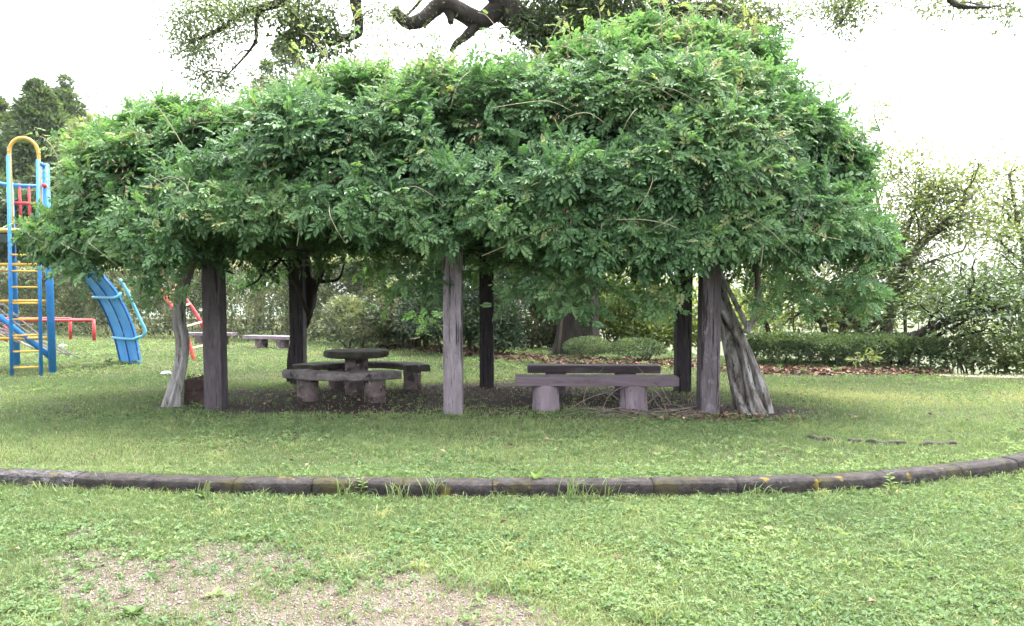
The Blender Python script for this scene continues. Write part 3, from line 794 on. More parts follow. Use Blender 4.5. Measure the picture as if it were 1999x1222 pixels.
    for pts in ([(545, 510), (520, 530), (500, 512), (480, 500)], [(600, 610), (560, 520), (520, 490)], [(625, 550), (660, 545), (672, 515)], [(560, 470), (530, 500), (505, 545), (480, 560)], [(1290, 480), (1330, 500), (1365, 530)], [(1320, 560), (1290, 500), (1250, 470)]):
        c = spline([A(u, v, 12.6 if u < 700 else 9.7) for (u, v) in pts], 6); tube(wd, c, np.linspace(.035, .012, len(c)), 6)
    wd.build('branches', M['vine_dark'], root, smooth=True)

    def fl(k, tw, amp, ph):
        return lambda s, a: 1 + amp * np.cos(k * a + tw * s + ph) + amp * .6 * np.cos((k + 2) * a - tw * .6 * s + ph * 2) + amp * .5 * np.cos(2 * a + tw * 1.7 * s)
    # pale trunk by the left front post
    mb = MB()
    pts = [(328, 832, .19), (332, 810, .145), (336, 790, .118), (345, 748, .094), (355, 707, .088), (358, 665, .098), (350, 626, .092), (352, 581, .076), (362, 545, .078), (373, 515, .082), (387, 494, .088), (402, 462, .082), (418, 410, .07)]
    c = spline([np.append(A(u, v, 10.28 + .006 * i), r) for i, (u, v, r) in enumerate(pts)], 9)
    tube(mb, c[:, :3], c[:, 3] * .84, 40, shape=fl(3, 3.5, .26, .5))
    for ph in range(3):
        off = np.stack([np.cos(np.linspace(0, 4, len(c)) + ph * 2.1), np.sin(np.linspace(0, 4, len(c)) + ph * 2.1) , np.zeros(len(c))], -1) * (c[:, 3:] * .62)
        tube(mb, c[:, :3] + off, c[:, 3] * (.36 if ph else .42), 14, shape=fl(3, 3, .16, ph))
    for a in range(6):
        e = c[0, :3] + np.array([math.cos(a * 1.05), math.sin(a * 1.05) * .8, 0]) * .22
        tube(mb, spline([c[18, :3] * .6 + e * .4 + [0, 0, .05], (c[9, :3] * .45 + e * .55) + [0, 0, .03], e + [0, 0, -.14]], 5), np.linspace(.055, .018, 11), 8)
    tag(mb.build('trunk', M['vine_pale'], root, smooth=True), 'pale grey crooked vine trunk leaning on the left front post')
    FOOT.append((c[0, 0], c[0, 1], .26))
    # twisted, braided trunk beside the right front post
    mb = MB()
    ax = spline([np.append(A(u, v, Y), r) for (u, v, Y, r) in [(1480, 852, 9.58, .25), (1476, 822, 9.62, .225), (1470, 800, 9.66, .205), (1457, 750, 9.72, .185), (1443, 700, 9.78, .17), (1428, 650, 9.82, .165), (1412, 600, 9.85, .15), (1396, 555, 9.86, .13), (1385, 520, 9.88, .11), (1375, 480, 9.9, .10), (1362, 430, 9.95, .08)]], 10)
    m = len(ax); s = np.linspace(0, 1, m)
    for k, (ph, rs, sp) in enumerate([(0.1, .30, .78), (.95, .24, .88), (1.9, .33, .74), (2.8, .25, .86), (3.7, .31, .76), (4.5, .23, .90), (5.4, .30, .78), (1.4, .30, .30), (4.4, .30, .30)]):
        ang = ph - 2.6 * s + .6 * np.sin(6 * s + k * 1.9) + .25 * np.sin(17 * s + k)
        off = np.stack([np.cos(ang), np.sin(ang), np.zeros(m)], -1) * (ax[:, 3:] * sp * (1 + .18 * np.sin(5 * s + k * 1.7))[:, None])
        rr = ax[:, 3] * rs * (1 + .26 * np.sin(9 * s + k * 2.2) + .5 * (vnoise(np.stack([s * 14, s * 0 + k], -1)) - .5))
        tube(mb, ax[:, :3] + off, rr, 18, shape=fl(4, 5, .20, k))
    for a in range(7):
        e = ax[0, :3] + np.array([math.cos(a * .9), math.sin(a * .9) * .8, 0]) * .33
        tube(mb, spline([ax[20, :3] * .65 + e * .35 + [0, 0, .04], ax[10, :3] * .42 + e * .58 + [0, 0, .04], e + [0, 0, -.1]], 5), np.linspace(.085, .03, 11), 8)
    # thinner stems crossing the trunk
    for pts, r in (([(1392, 640), (1388, 610), (1383, 575), (1392, 545), (1380, 500)], .022), ([(1455, 650), (1478, 610), (1480, 575), (1478, 530), (1470, 490)], .045), ([(1460, 640), (1440, 600), (1420, 560), (1405, 530)], .035), ([(1404, 660), (1396, 640), (1385, 625), (1384, 590)], .02)):
        c = spline([A(u, v, 9.62) for u, v in pts], 8); tube(mb, c, np.linspace(r, r * .75, len(c)), 10)
    tag(mb.build('trunk', M['vine_mid'], root, smooth=True), 'thick braided grey vine trunk leaning against the right front post')
    FOOT.append((ax[0, 0], ax[0, 1], .33))
    # dark forked trunk wound round the left back post
    mb = MB()
    Yb = PBASE[3][1]
    Yk = Yb + .24
    c = spline([np.append(A(u, v, Yk), r) for (u, v, r) in [(566, 758, .06), (566, 725, .055), (567, 695, .05), (572, 668, .05), (582, 640, .07), (599, 612, .095), (605, 585, .12), (606, 562, .105), (602, 540, .085), (597, 510, .078), (592, 470, .07), (588, 430, .06)]], 8)
    tube(mb, c[:, :3], c[:, 3], 18, shape=fl(3, 5, .12, 0))
    c = spline([np.append(A(u, v, Yk - .02), r) for (u, v, r) in [(604, 600, .05), (609, 575, .08), (615, 555, .075), (624, 540, .068), (628, 525, .066), (623, 510, .064), (621, 488, .06), (626, 450, .05)]], 8)
    tube(mb, c[:, :3], c[:, 3], 14, shape=fl(3, 3, .12, 1))
    c = spline([np.append(A(u, v, Yk), r) for (u, v, r) in [(598, 640, .03), (606, 615, .04), (612, 590, .04)]], 8); tube(mb, c[:, :3], c[:, 3], 10)
    tag(mb.build('trunk', M['vine_dark'], root, smooth=True), 'dark forked vine trunk winding round the left back post')
build_wisteria()

# ------------------------------------------------------------------ table and benches
def disc_pts(r, n, irr, seed):
    a = np.linspace(0, 2 * np.pi, n, endpoint=False)
    rr = r * (1 + irr * (fbm(np.stack([np.cos(a) * 2 + seed, np.sin(a) * 2], -1), 1.5, seed) - .5))
    return a, rr

def lathe(mb, c, prof, n=40, irr=.03, seed=1):
    """closed solid of revolution, slightly irregular"""
    a = np.linspace(0, 2 * np.pi, n, endpoint=False); m = len(prof)
    V = []
    for (r, z) in prof:
        rr = r * (1 + irr * 2 * (fbm(np.stack([np.cos(a) * 1.5 + seed, np.sin(a) * 1.5, np.full(n, z * 4)], -1), 1.3, seed) - .5))
        V.append(np.stack([c[0] + rr * np.cos(a), c[1] + rr * np.sin(a), np.full(n, c[2] + z)], -1))
    V = np.concatenate(V + [np.array([[c[0], c[1], c[2] + prof[0][1]], [c[0], c[1], c[2] + prof[-1][1]]])])
    i = np.arange(m - 1)[:, None] * n; j = np.arange(n)[None]; k = (j + 1) % n
    Q = np.stack([i + j, i + k, i + n + k, i + n + j], -1).reshape(-1, 4)
    j = np.arange(n); k = (j + 1) % n
    T = np.concatenate([np.stack([np.full(n, m * n), k, j], -1), np.stack([np.full(n, m * n + 1), (m - 1) * n + j, (m - 1) * n + k], -1)])
    mb.add(V, Q, T)

TC = np.array([-2.46, 11.72, 0.])
def build_table():
    root = empty('round_table', TC, 'round stone table with a mossy disc top on one thick pedestal', 'table')
    mb = MB(); lathe(mb, TC, [(.46, .585), (.49, .592), (.505, .62), (.505, .66), (.497, .685), (.48, .692)], 56, .02, 3)
    mb.build('tabletop', M['stone'], root)
    mb = MB(); lathe(mb, TC, [(.19, -.06), (.185, .02), (.175, .2), (.18, .45), (.185, .586)], 32, .02, 5)
    mb.build('pedestal', M['stone_leg'], root, smooth=True)
    FOOT.append((TC[0], TC[1], .3))

def arc_bench(name, label, c, a0, a1, ri, ro, ztop, th, legs, seat_mat, leg_mat, legr=.155):
    """bench curved round the table; angles in degrees from the direction towards the viewer"""
    am = R((a0 + a1) / 2); rm = (ri + ro) / 2
    base = c + np.array([math.sin(am) * rm, -math.cos(am) * rm, 0])
    root = empty(name, base, label, 'bench', 'curved stone benches round the table')
    n = 44; A_ = np.radians(np.linspace(a0, a1, n))
    b = .018
    prof = [(ri, -th + b), (ri, -b), (ri + b, 0), (ri + .5 * (ro - ri), .004), (ro - b, 0), (ro, -b), (ro, -th * .5), (ro, -th + b), (ro - b, -th), (ri + b, -th)]
    m = len(prof)
    V = np.array([[(c[0] + math.sin(a) * r, c[1] - math.cos(a) * r, ztop + z) for (r, z) in prof] for a in A_]).reshape(-1, 3)
    V = V + (np.stack([fbm(V, 7, k + 50) for k in range(3)], -1) - .5) * np.array([.03, .03, .022])
    i, j = np.meshgrid(np.arange(m), np.arange(n - 1)); i2 = (i + 1) % m
    Q = np.stack([j * m + i, j * m + i2, (j + 1) * m + i2, (j + 1) * m + i], -1).reshape(-1, 4)
    V = np.vstack([V, V[:m].mean(0), V[-m:].mean(0)]); ii = np.arange(m); kk = (ii + 1) % m
    T = np.concatenate([np.stack([np.full(m, n * m), kk, ii], -1), np.stack([np.full(m, n * m + 1), (n - 1) * m + ii, (n - 1) * m + kk], -1)])
    mb = MB(); mb.add(V, Q, T); mb.build('seat', seat_mat, root)
    for (a, r) in legs:
        p = c + np.array([math.sin(R(a)) * r, -math.cos(R(a)) * r, 0])
        mb = MB(); lathe(mb, p, [(legr * 1.02, -.06), (legr * 1.02, .02), (legr * .98, .15), (legr * 1.0, .25), (legr * 1.03, ztop - th + .004)], 30, .03, int(a) % 9 + 2)
        mb.build('leg', leg_mat, root, smooth=True); FOOT.append((p[0], p[1], legr + .08))

def straight_bench(label, p0, p1, depth, ztop, th, legs, legr, seat_mat, leg_mat, group, seg=40, rough=.006):
    p0, p1 = np.asarray(p0, float), np.asarray(p1, float); d = p1 - p0; L = np.linalg.norm(d); c = (p0 + p1) / 2; rz = math.atan2(d[1], d[0])
    z0 = float(gz(c[0], c[1]))
    root = empty('bench', (c[0], c[1], z0), label, 'bench', group)
    mb = MB(); box(mb, (c[0], c[1], z0 + ztop - th / 2), (L, depth, th), rz, rough, .012, seg)
    mb.build('seat', seat_mat, root)
    for t in legs:
        p = p0 + d * t
        mb = MB(); lathe(mb, (p[0], p[1], z0), [(legr * 1.03, -.06), (legr * 1.02, .01), (legr * .97, .12), (legr * .97, ztop - th - .03), (legr * .99, ztop - th + .004)], 32, .018, int(t * 10) + 3)
        mb.build('leg', leg_mat, root, smooth=True); FOOT.append((p[0], p[1], legr + .06))

build_table()
arc_bench('curved_bench', 'curved stone bench in front of the round table with a pale worn edge', TC, -58, 46, .80, 1.17, .435, .115, [(-36, .96), (27, .98)], M['stone_edge'], M['stone_leg'])
arc_bench('curved_bench', 'dark mossy curved stone bench wrapping round behind the round table', TC, 103, 256, .78, 1.17, .435, .10, [(118, .93), (212, .95)], M['stone'], M['stone_leg'], .145)
gB = 'plum brown straight benches under the pergola'
a, b = G(1006, 798), G(1316, 798)
straight_bench('straight plum brown bench nearer the viewer on two drum legs, with cut vines over it', (a[0], 9.95), (b[0], 9.92), .36, .455, .125, (.19, .735), .185, M['plum'], M['plum_leg'], gB)
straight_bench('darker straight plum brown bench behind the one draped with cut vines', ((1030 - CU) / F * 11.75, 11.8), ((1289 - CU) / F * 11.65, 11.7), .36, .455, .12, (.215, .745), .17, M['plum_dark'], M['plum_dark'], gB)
gF = 'low benches along the far hedge'
p = G(520, 680); straight_bench('low pale plum bench before the hedge between the two left posts', (p[0] - .75, p[1] + .4), (p[0] + 1.05, p[1] - .3), .42, .40, .11, (.3, .72), .2, M['plum_leg'], M['stone_leg'], gF)
p = G(410, 672); straight_bench('low far bench mostly hidden behind the left front post', (p[0] - .95, p[1] + .3), (p[0] + .85, p[1]), .42, .40, .11, (.3, .75), .2, M['plum_leg'], M['stone_leg'], gF)

# dark stone block behind the left post
def build_block():
    p = G(374, 790); mb = MB(); FOOT.append((p[0], p[1] + .15, .25))
    box(mb, (p[0] + .02, p[1] + .28, .085), (.36, .40, .20), .1, .01, .015, 10)
    box(mb, (p[0] + .02, p[1] + .27, .265), (.34, .38, .17), .07, .012, .02, 10)
    tag(mb.build('stone_block', M['brick'], origin=(p[0], p[1] + .28, 0)), 'low dark red brown stone block between the pale vine trunk and the left front post', 'block')
    q = np.tile([p[0] + .02, p[1] + .25, .36], (26, 1)) + RNG.uniform(-1, 1, (26, 3)) * np.array([.14, .15, .012]); mb = MB()
    leaves(mb, q, rand_dirs(26) * np.array([1, 1, .3]), np.tile([0, 0, 1.], (26, 1)) + RNG.normal(0, .4, (26, 3)), .075, .04, RNG.random(26) * .7, .35)
    tag(mb.build('dead_leaves', M['litter']), 'small heap of brown dead leaves on the stone block', 'dead leaves')
build_block()

# ------------------------------------------------------------------ cut vines by the front bench
def build_prunings():
    mb = MB()
    L = [[(1178, 718, 9.75), (1150, 750, 9.55), (1140, 775, 9.45), (1142, 792, 9.4), (1150, 806, 9.35)], [(1244, 716, 9.75), (1258, 730, 9.6), (1268, 752, 9.5), (1280, 785, 9.4), (1300, 803, 9.35)],
         [(1100, 806, 9.3), (1140, 782, 9.35), (1170, 770, 9.45), (1190, 768, 9.5), (1212, 784, 9.5)], [(1178, 812, 9.3), (1178, 795, 9.4), (1190, 772, 9.45), (1212, 757, 9.5), (1240, 752, 9.55), (1270, 758, 9.5), (1290, 775, 9.45), (1302, 802, 9.35)],
         [(1206, 798, 9.45), (1240, 806, 9.35), (1275, 808, 9.3), (1320, 800, 9.4), (1366, 792, 9.55)], [(1240, 800, 9.5), (1290, 804, 9.3), (1340, 797, 9.4), (1420, 780, 9.9)], [(1290, 790, 9.5), (1320, 790, 9.45), (1345, 800, 9.4), (1362, 812, 9.25)],
         [(1120, 783, 9.6), (1140, 796, 9.5), (1160, 800, 9.4), (1176, 814, 9.3)], [(1300, 800, 9.3), (1304, 818, 9.2), (1306, 832, 9.1)], [(1212, 800, 9.4), (1222, 818, 9.2), (1236, 830, 9.15)], [(1244, 822, 9.2), (1252, 812, 9.2), (1270, 808, 9.3)],
         [(1104, 818, 9.2), (1150, 817, 9.2), (1200, 818, 9.2), (1240, 822, 9.2)], [(1190, 825, 9.2), (1205, 812, 9.25), (1230, 806, 9.3)], [(1262, 836, 9.1), (1300, 832, 9.1), (1330, 830, 9.15)], [(1240, 808, 9.3), (1262, 790, 9.45), (1282, 772, 9.5), (1290, 770, 9.55)],
         [(1272, 745, 9.6), (1285, 752, 9.55), (1298, 770, 9.55), (1310, 790, 9.6)]]
    for pts in L:
        q = [A(*t) for t in pts]
        for k in q: k[2] = max(k[2], .02)
        c = spline(q, 7); tube(mb, c, random.uniform(.005, .008), 6)
    for _ in range(40):
        p = np.array([random.gauss(1.85, .5), random.gauss(9.4, .18), .02]); a = random.uniform(-.5, .5) + random.choice([0, math.pi])
        d = np.array([math.cos(a), math.sin(a) * .5, random.uniform(0, .18)]); ln = random.uniform(.2, .7)
        c = spline([p, p + d * ln * .5 + [0, 0, .03], p + d * ln * np.array([1, 1, .4]) + [0, random.uniform(-.1, .1), 0]], 6); tube(mb, c, random.uniform(.003, .007), 5)
    tag(mb.build('cut_vines', M['twig'], smooth=True), 'tangled heap of dry cut vine stems looping over and beside the plum brown front bench', 'cut vines')
build_prunings()

def build_small_bits():
    mb = MB()
    for pts in ([(1575, 853), (1600, 856), (1630, 858)], [(1655, 861), (1680, 862)], [(1795, 870), (1815, 866), (1850, 866), (1868, 867)], [(1690, 862), (1720, 864), (1770, 866)]):
        c = spline([G(u, v, .018) for u, v in pts], 8); c[:, 2] += .012 * np.sin(np.linspace(0, 9, len(c))); tube(mb, c, .028 * (1 - .6 * np.abs(np.linspace(-1, 1, len(c))) ** 2), 9)
    tag(mb.build('tree_root', M['root'], smooth=True), 'dark bare root surfacing in the lawn to the right of the twisted trunk', 'root')
    for (u, v, s, lb) in ((325, 732, .10, 'crumpled white scrap on the lawn beside the pale vine trunk'), (122, 678, .13, 'flat white scrap on the lawn between the ladder and the curved slide')):
        p = G(u, v); bm = bmesh.new(); bmesh.ops.create_icosphere(bm, subdivisions=3, radius=1)
        V = np.array([x.co[:] for x in bm.verts]); bm.verts.index_update(); T = np.array([[x.index for x in f.verts] for f in bm.faces]); bm.free()
        V = V * (1 + .8 * (fbm(V + u, 2.2, 4)[:, None] - .5)) * np.array([s, s * .7, s * .42]) + np.array([p[0], p[1], s * .35])
        mb = MB(); mb.add(V, None, T); tag(mb.build('paper_scrap', M['paper']), lb, 'scrap')
build_small_bits()

# ------------------------------------------------------------------ distinct weeds and tufts
def grass_tuft(u, v, z, n, h, label, lean=.8, w=.011, spread=.05):
    p = G(u, v, z); mb = MB()
    x = p[0] + RNG.normal(0, spread, n); y = p[1] + RNG.normal(0, spread * .5, n)
    a = RNG.uniform(0, 6.28, n); e = np.stack([np.cos(a), np.sin(a) * .7, np.zeros(n)], -1)
    for i in range(n):
        hh = h * random.uniform(.55, 1.1); l = lean * random.uniform(.3, 1.1); zz = float(gz(x[i], y[i]))
        s = np.linspace(0, 1, 7)[:, None]
        c = np.array([x[i], y[i], zz]) + e[i] * (s ** 1.8) * hh * l * .8 + np.array([0, 0, 1.]) * hh * (s - .42 * l * s ** 2.6)
        d = np.cross(e[i], [0, 0, 1.]); ww = w * random.uniform(.6, 1.2) * np.sqrt(np.clip(1 - s ** 2.2, 0, 1)) * (.6 + .8 * s * (1 - s) * 2)
        V = np.concatenate([c - d * ww * .5, c + d * ww * .5]); j = np.arange(6)
        mb.add(V, np.stack([j, j + 7, j + 8, j + 1], -1), None, random.uniform(.15, .6))
    tag(mb.build('grass_tuft', M['grass'], origin=(p[0], p[1], z)), label, 'grass tuft', 'tall grass tufts')

def rosette(u, v, z, n, L, wr, label, el=(.15, .8), stalks=0, name='weed_plant', mat='weed', t0=.5):
    p = G(u, v, z); p[2] = float(gz(p[0], p[1])); mb = MB()
    az = np.arange(n) * 2.4 + RNG.normal(0, .2, n); e = RNG.uniform(*el, n)
    D = np.stack([np.cos(az) * np.cos(e), np.sin(az) * np.cos(e), np.sin(e)], -1); ll = L * RNG.uniform(.6, 1.15, n)
    leaves6(mb, p + D * .01, D, np.tile([0, 0, 1.], (n, 1)) + RNG.normal(0, .2, (n, 3)), ll, ll * wr, np.clip(RNG.normal(t0, .15, n), 0, 1), .2, .2)
    for _ in range(stalks):
        q = p + RNG.normal(0, .03, 3) * [1, 1, 0]; c = spline([q, q + [random.uniform(-.02, .02), 0, L * .8], q + [random.uniform(-.05, .05), 0, L * 1.5]], 4); tube(mb, c, .004, 5, .8)
    tag(mb.build(name, M[mat], origin=p), label, 'weed', 'separate broad leaved weeds')

def tall_weed(u, v, z, h, label):
    p = G(u, v, z); p[2] = float(gz(p[0], p[1])); mb = MB()
    c = spline([p, p + [.015, 0, h * .5], p + [.0, 0, h]], 5); tube(mb, c, .004, 5, .5)
    k = 14; s = np.linspace(.25, 1, k); az = np.arange(k) * 2.4
    D = np.stack([np.cos(az), np.sin(az), np.full(k, .55)], -1); ll = h * .42 * (1 - .55 * (s - .25))
    leaves6(mb, np.stack([np.interp(s, np.linspace(0, 1, len(c)), c[:, q]) for q in range(3)], -1), D, np.tile([0, 0, 1.], (k, 1)), ll, ll * .3, np.clip(RNG.normal(.75, .12, k), 0, 1), .2, .3)
    tag(mb.build('weed_plant', M['weed'], origin=p), label, 'weed', 'separate broad leaved weeds')

zl = -.115
grass_tuft(680, 975, zl, 26, .24, 'grass tuft at the kerb just right of the yellow moss spot')
grass_tuft(775, 980, zl, 22, .25, 'arching grass tuft at the kerb, first of two close together before the middle front post')
grass_tuft(850, 976, zl, 26, .27, 'tall slanting grass tuft at the kerb, beside the hanging dry roots', .7)
grass_tuft(1120, 980, zl, 24, .31, 'tallest grass tuft at the kerb, with two upright blades over yellow moss', .6)
grass_tuft(1175, 978, zl, 10, .28, 'thin arching grass tuft just right of the tallest tuft', 1.0)
grass_tuft(1470, 975, zl, 16, .18, 'low grass tuft at the kerb below the twisted vine trunk')
grass_tuft(200, 962, zl, 7, .24, 'single arching blades of grass before the mossy kerb stone')
grass_tuft(960, 905, 0, 40, .16, 'spiky grass tuft on the lawn just behind the kerb moss', .6)
grass_tuft(940, 1150, zl, 46, .22, 'wide sprawling grass tuft on the lower lawn beside the gravel patch', 1.0, .010, .10)
grass_tuft(1290, 1210, zl, 40, .20, 'sprawling grass tuft at the bottom of the lower lawn, right of the gravel', 1.0, .010, .09)
grass_tuft(1790, 1085, zl, 34, .16, 'loose grass tuft on the lower lawn below the bend of the kerb', 1.0, .009, .09)
rosette(400, 975, zl, 16, .10, .5, 'broad plantain rosette with seed stalks at the foot of the kerb', (.2, .9), 5)
rosette(1045, 968, zl, 3, .13, .55, 'single pale upright leaf against the kerb', (1.1, 1.4), 0, t0=.8)
rosette(420, 1165, zl, 9, .055, .75, 'round leaved weed alone on the bare gravel patch', (.3, .9), 0, t0=.8)
rosette(260, 1205, zl, 22, .06, .7, 'leafy dark green weed at the bottom, left of the gravel patch', (.3, 1.0), 0, t0=.4)
rosette(310, 1088, zl, 14, .06, .5, 'broad weed at the upper edge of the gravel patch', (.2, .8), 0, t0=.65)
rosette(1240, 1060, zl, 9, .06, .6, 'pale broad weed on the lower lawn straight below the kerb middle', (.2, .8), 0, t0=.85)
rosette(1625, 1038, zl, 6, .06, .85, 'pale round leaved weed on the lower lawn below the twisted trunk', (.2, .7), 0, t0=.85)
tall_weed(555, 845, 0, .22, 'upright pale weed standing in the shade before the curved bench')
tall_weed(705, 974, zl, .17, 'small upright pale weed between two grass tufts at the kerb')
tall_weed(1735, 965, zl, .17, 'yellowish upright weed growing from the kerb joint near the bend')

# ------------------------------------------------------------------ playground
def bar(mb, p, q, r, n=10): tube(mb, np.array([p, q]), r, n)

def build_tower():
    root = empty('play_tower', G(60, 733), 'tall blue and yellow climbing tower with ladder, chain net and curved blue slide', 'play tower')
    def part(name, mat, segs, r, parent=None, label=None):
        mb = MB()
        for s in segs: 
            c = np.array(s); tube(mb, spline(c, 6) if len(c) > 2 else c, r, 10)
        return mb.build(name, M[mat], parent or root, smooth=True)
    zP = 2.92
    fr = G(103, 729); bl = G(33, 713); fl = fr + np.array([-3.0, -.7, 0]); br = np.array([-10.9, 17.6, 0.])
    bl = fl + (br - fr) * .95 if False else bl
    for (p, top, r) in ((fr, 4.22, .07), (bl, 4.16, .07), (fl, 4.22, .07), (br, 4.22, .06)):
        part('post', 'blue', [(p + [0, 0, -.1], p + [0, 0, top])], r)
    # ladder
    a, b = G(23, 735), G(80, 733)
    la = [(a + [0, 0, -.1], a + [0.0, .15, 4.3])]; lb = [(b + [0, 0, -.1], b + [0.0, .15, 4.25])]
    part('ladder_rail', 'blue', la, .034); part('ladder_rail', 'blue', lb, .034)
    for z in np.linspace(.17, 3.0, 10):
        o = np.array([0, .15 * z / 4.5, z]); part('rung', 'yellow', [(a + o, b + o)], .020)
    # long yellow bars to the front-left post
    for z in (.72, 1.47, 2.2):
        part('crossbar', 'yellow', [(fr + [0, 0, z], fl + [0, 0, z])], .034)
        part('crossbar', 'yellow', [(bl + [0, 0, z * .98], fl + [0, 0, z])], .028)
    part('brace', 'blue', [(fr + [-.05, 0, .35], fl + [1.1, .3, 2.1])], .055)
    # platform
    mb = MB(); c = (fr + fl + bl + br) / 4
    pl = [fl, fr, br, bl]
    V = np.array([q + [0, 0, zP] for q in pl] + [q + [0, 0, zP - .12] for q in pl])
    mb.add(V, [(0, 1, 2, 3), (7, 6, 5, 4), (0, 4, 5, 1), (1, 5, 6, 2), (2, 6, 7, 3), (3, 7, 4, 0)])
    mb.build('platform', M['blue_dark'], root)
    part('platform_edge', 'yellow', [(fl + [0, -.06, zP - .05], fr + [0, -.06, zP - .05])], .05)
    # yellow arch over the ladder head
    aa = a + np.array([-.02, .15, 0]); bb = b + np.array([-.02, .15, 0])
    m = (aa + bb) / 2; w = (bb - aa) / 2
    pts = [aa + [0, .06, 2.9], aa + [0, .06, 4.3]] + [m + [0, .06, 0] - w * math.cos(t) + np.array([0, 0, 4.36 + .30 * math.sin(t)]) for t in np.linspace(0, math.pi, 9)] + [bb + [0, .06, 4.3], bb + [0, .06, 2.9]]
    part('arch', 'yellow', [pts], .034)
    # guard rails
    part('guard_rail', 'blue', [(fr + [0, 0, 4.18], br + [0, 0, 4.18]), (b + [0, .15, 4.18], fr + [0, 0, 4.18]), (bl + [0, 0, 4.1], br + [0, 0, 4.16]), (fl + [0, 0, 4.18], bl + [0, 0, 4.1])], .04)
    part('guard_rail', 'red', [(fr + [0, 0, 3.75], br + [0, 0, 3.75]), (bl + [0, 0, 3.7], br + [0, 0, 3.75]), (b + [.1, .15, 3.75], fr + [0, 0, 3.75])], .038)
    for t in (.25, .5, .75):
        q = fr + (br - fr) * t; part('baluster', 'red', [(q + [0, 0, zP], q + [0, 0, 4.16])], .03)
        q = bl + (br - bl) * t; part('baluster', 'red', [(q + [0, 0, zP], q + [0, 0, 4.16])], .03)
    # chain net hung between the posts
    mb = MB(); N0, N1 = fl + np.array([1.1, .5, 1.7]), bl + np.array([1.2, .3, .35])
    for k in range(7):
        t = k / 6; p = fl + np.array([.3 + 1.1 * t, .9 + .6 * t, 1.75 - .25 * t]); q = bl + np.array([.3 + 1.5 * t, -.4 - .2 * t, .55 - .35 * t]); mid = (p + q) / 2 - [0, 0, .12]
        tube(mb, spline([p, mid, q], 8), .016, 6)
    for k in range(6):
        t = (k + .5) / 6
        p = (fl + [.3, .9, 1.75]) * (1 - t) + (bl + [.3, -.4, .55]) * t; q = (fl + [1.4, 1.5, 1.5]) * (1 - t) + (bl + [1.8, -.6, .2]) * t
        tube(mb, spline([p, (p + q) / 2 - [0, 0, .1], q], 8), .016, 6)
    mb.build('chain_net', M['chain'], root, smooth=True)
    # curved slide: two lanes with rims
    Le = spline([A(*t) for t in ((236, 708, 17.9), (223, 655, 17.8), (206, 610, 17.6), (186, 575, 17.4), (163, 545, 17.1), (132, 514, 16.8), (98, 488, 16.5), (70, 470, 16.2))], 6)
    Re = spline([A(*t) for t in ((274, 713, 17.3), (263, 655, 17.2), (247, 610, 17.0), (226, 570, 16.8), (199, 538, 16.5), (168, 507, 16.2), (125, 474, 15.95), (95, 455, 15.8))], 6)
    Le[0, 2] = Re[0, 2] = -.05
    mb = MB(); n = len(Le); tt = np.linspace(0, 1, 9)
    G0 = Le[:, None] * (1 - tt)[None, :, None] + Re[:, None] * tt[None, :, None]
    T_ = nrm(np.gradient((Le + Re) / 2, axis=0)); S_ = nrm(Re - Le); Nn = nrm(np.cross(S_, T_)); Nn[Nn[:, 1] > 0] *= -1
    dip = np.array([0, .012, .014, .012, 0, .012, .014, .012, 0])
    top = G0 - Nn[:, None] * dip[None, :, None]; bot = top - Nn[:, None] * .05
    i, j = np.meshgrid(np.arange(8), np.arange(n - 1)); b_ = (j * 9 + i).ravel(); N9 = n * 9
    Q = np.concatenate([np.stack([b_, b_ + 1, b_ + 10, b_ + 9], -1), N9 + np.stack([b_, b_ + 9, b_ + 10, b_ + 1], -1)])
    e = np.arange(n - 1) * 9
    Q = np.concatenate([Q, np.stack([e, e + 9, N9 + e + 9, N9 + e], -1), np.stack([e + 8, N9 + e + 8, N9 + e + 17, e + 17], -1)])
    mb.add(np.concatenate([top.reshape(-1, 3), bot.reshape(-1, 3)]), Q)
    sl = mb.build('slide', M['blue_chute'], root)
    mb = MB()
    for k in (0, 4, 8): tube(mb, G0[:, k] + Nn * .01, .020 if k != 4 else .014, 8)
    mb.build('rim', M['blue_dark'], sl, smooth=True).location = (0, 0, 0)
    # the rim is in world space; keep it aligned with its parents
    sl.children[0].location = -(root.location + sl.location)
    mb = MB()
    for pts in ([(234, 545, 16.7), (247, 567, 16.8), (257, 588, 16.9), (266, 607, 17.0), (276, 628, 17.05), (282.5, 642, 17.1), (283, 650, 17.12), (278, 656, 17.15), (266, 660, 17.2), (258, 662, 17.2), (240, 661, 17.4), (220, 659, 17.7)], [(236, 572, 16.75), (232, 577, 16.7), (224, 581, 16.75), (205, 581, 17), (182, 580, 17.35)]):
        tube(mb, spline([A(*t) for t in pts], 5), .035, 9)
    h = mb.build('handrail', M['blue_light'], sl, smooth=True); h.location = -(root.location + sl.location)
build_tower()

def build_red_frame():
    c1, c2 = G(184, 667), G(138, 663); z = .79
    root = empty('balance_bar', c1, 'long low red tube frame on the lawn behind the climbing tower', 'play bar')
    far = c1 + np.array([-6.5, -1.0, 0]); far2 = c2 + np.array([-7.0, -.4, 0])
    mb = MB(); tube(mb, np.array([c1 + [0, 0, z], far + [0, 0, z]]), .05, 10); tube(mb, np.array([c1 + [0, 0, z], c2 + [0, 0, z]]), .05, 10); tube(mb, np.array([c2 + [0, 0, z + .03], far2 + [0, 0, z + .03]]), .05, 10)
    mb.build('rail', M['red'], root, smooth=True)
    for p in (c1, c2, c1 * .55 + far * .45, far, c2 * .5 + far2 * .5):
        mb = MB(); bar(mb, p + [0, 0, -.1], p + [0, 0, z + .02], .055); mb.build('leg', M['red'], root, smooth=True)
build_red_frame()

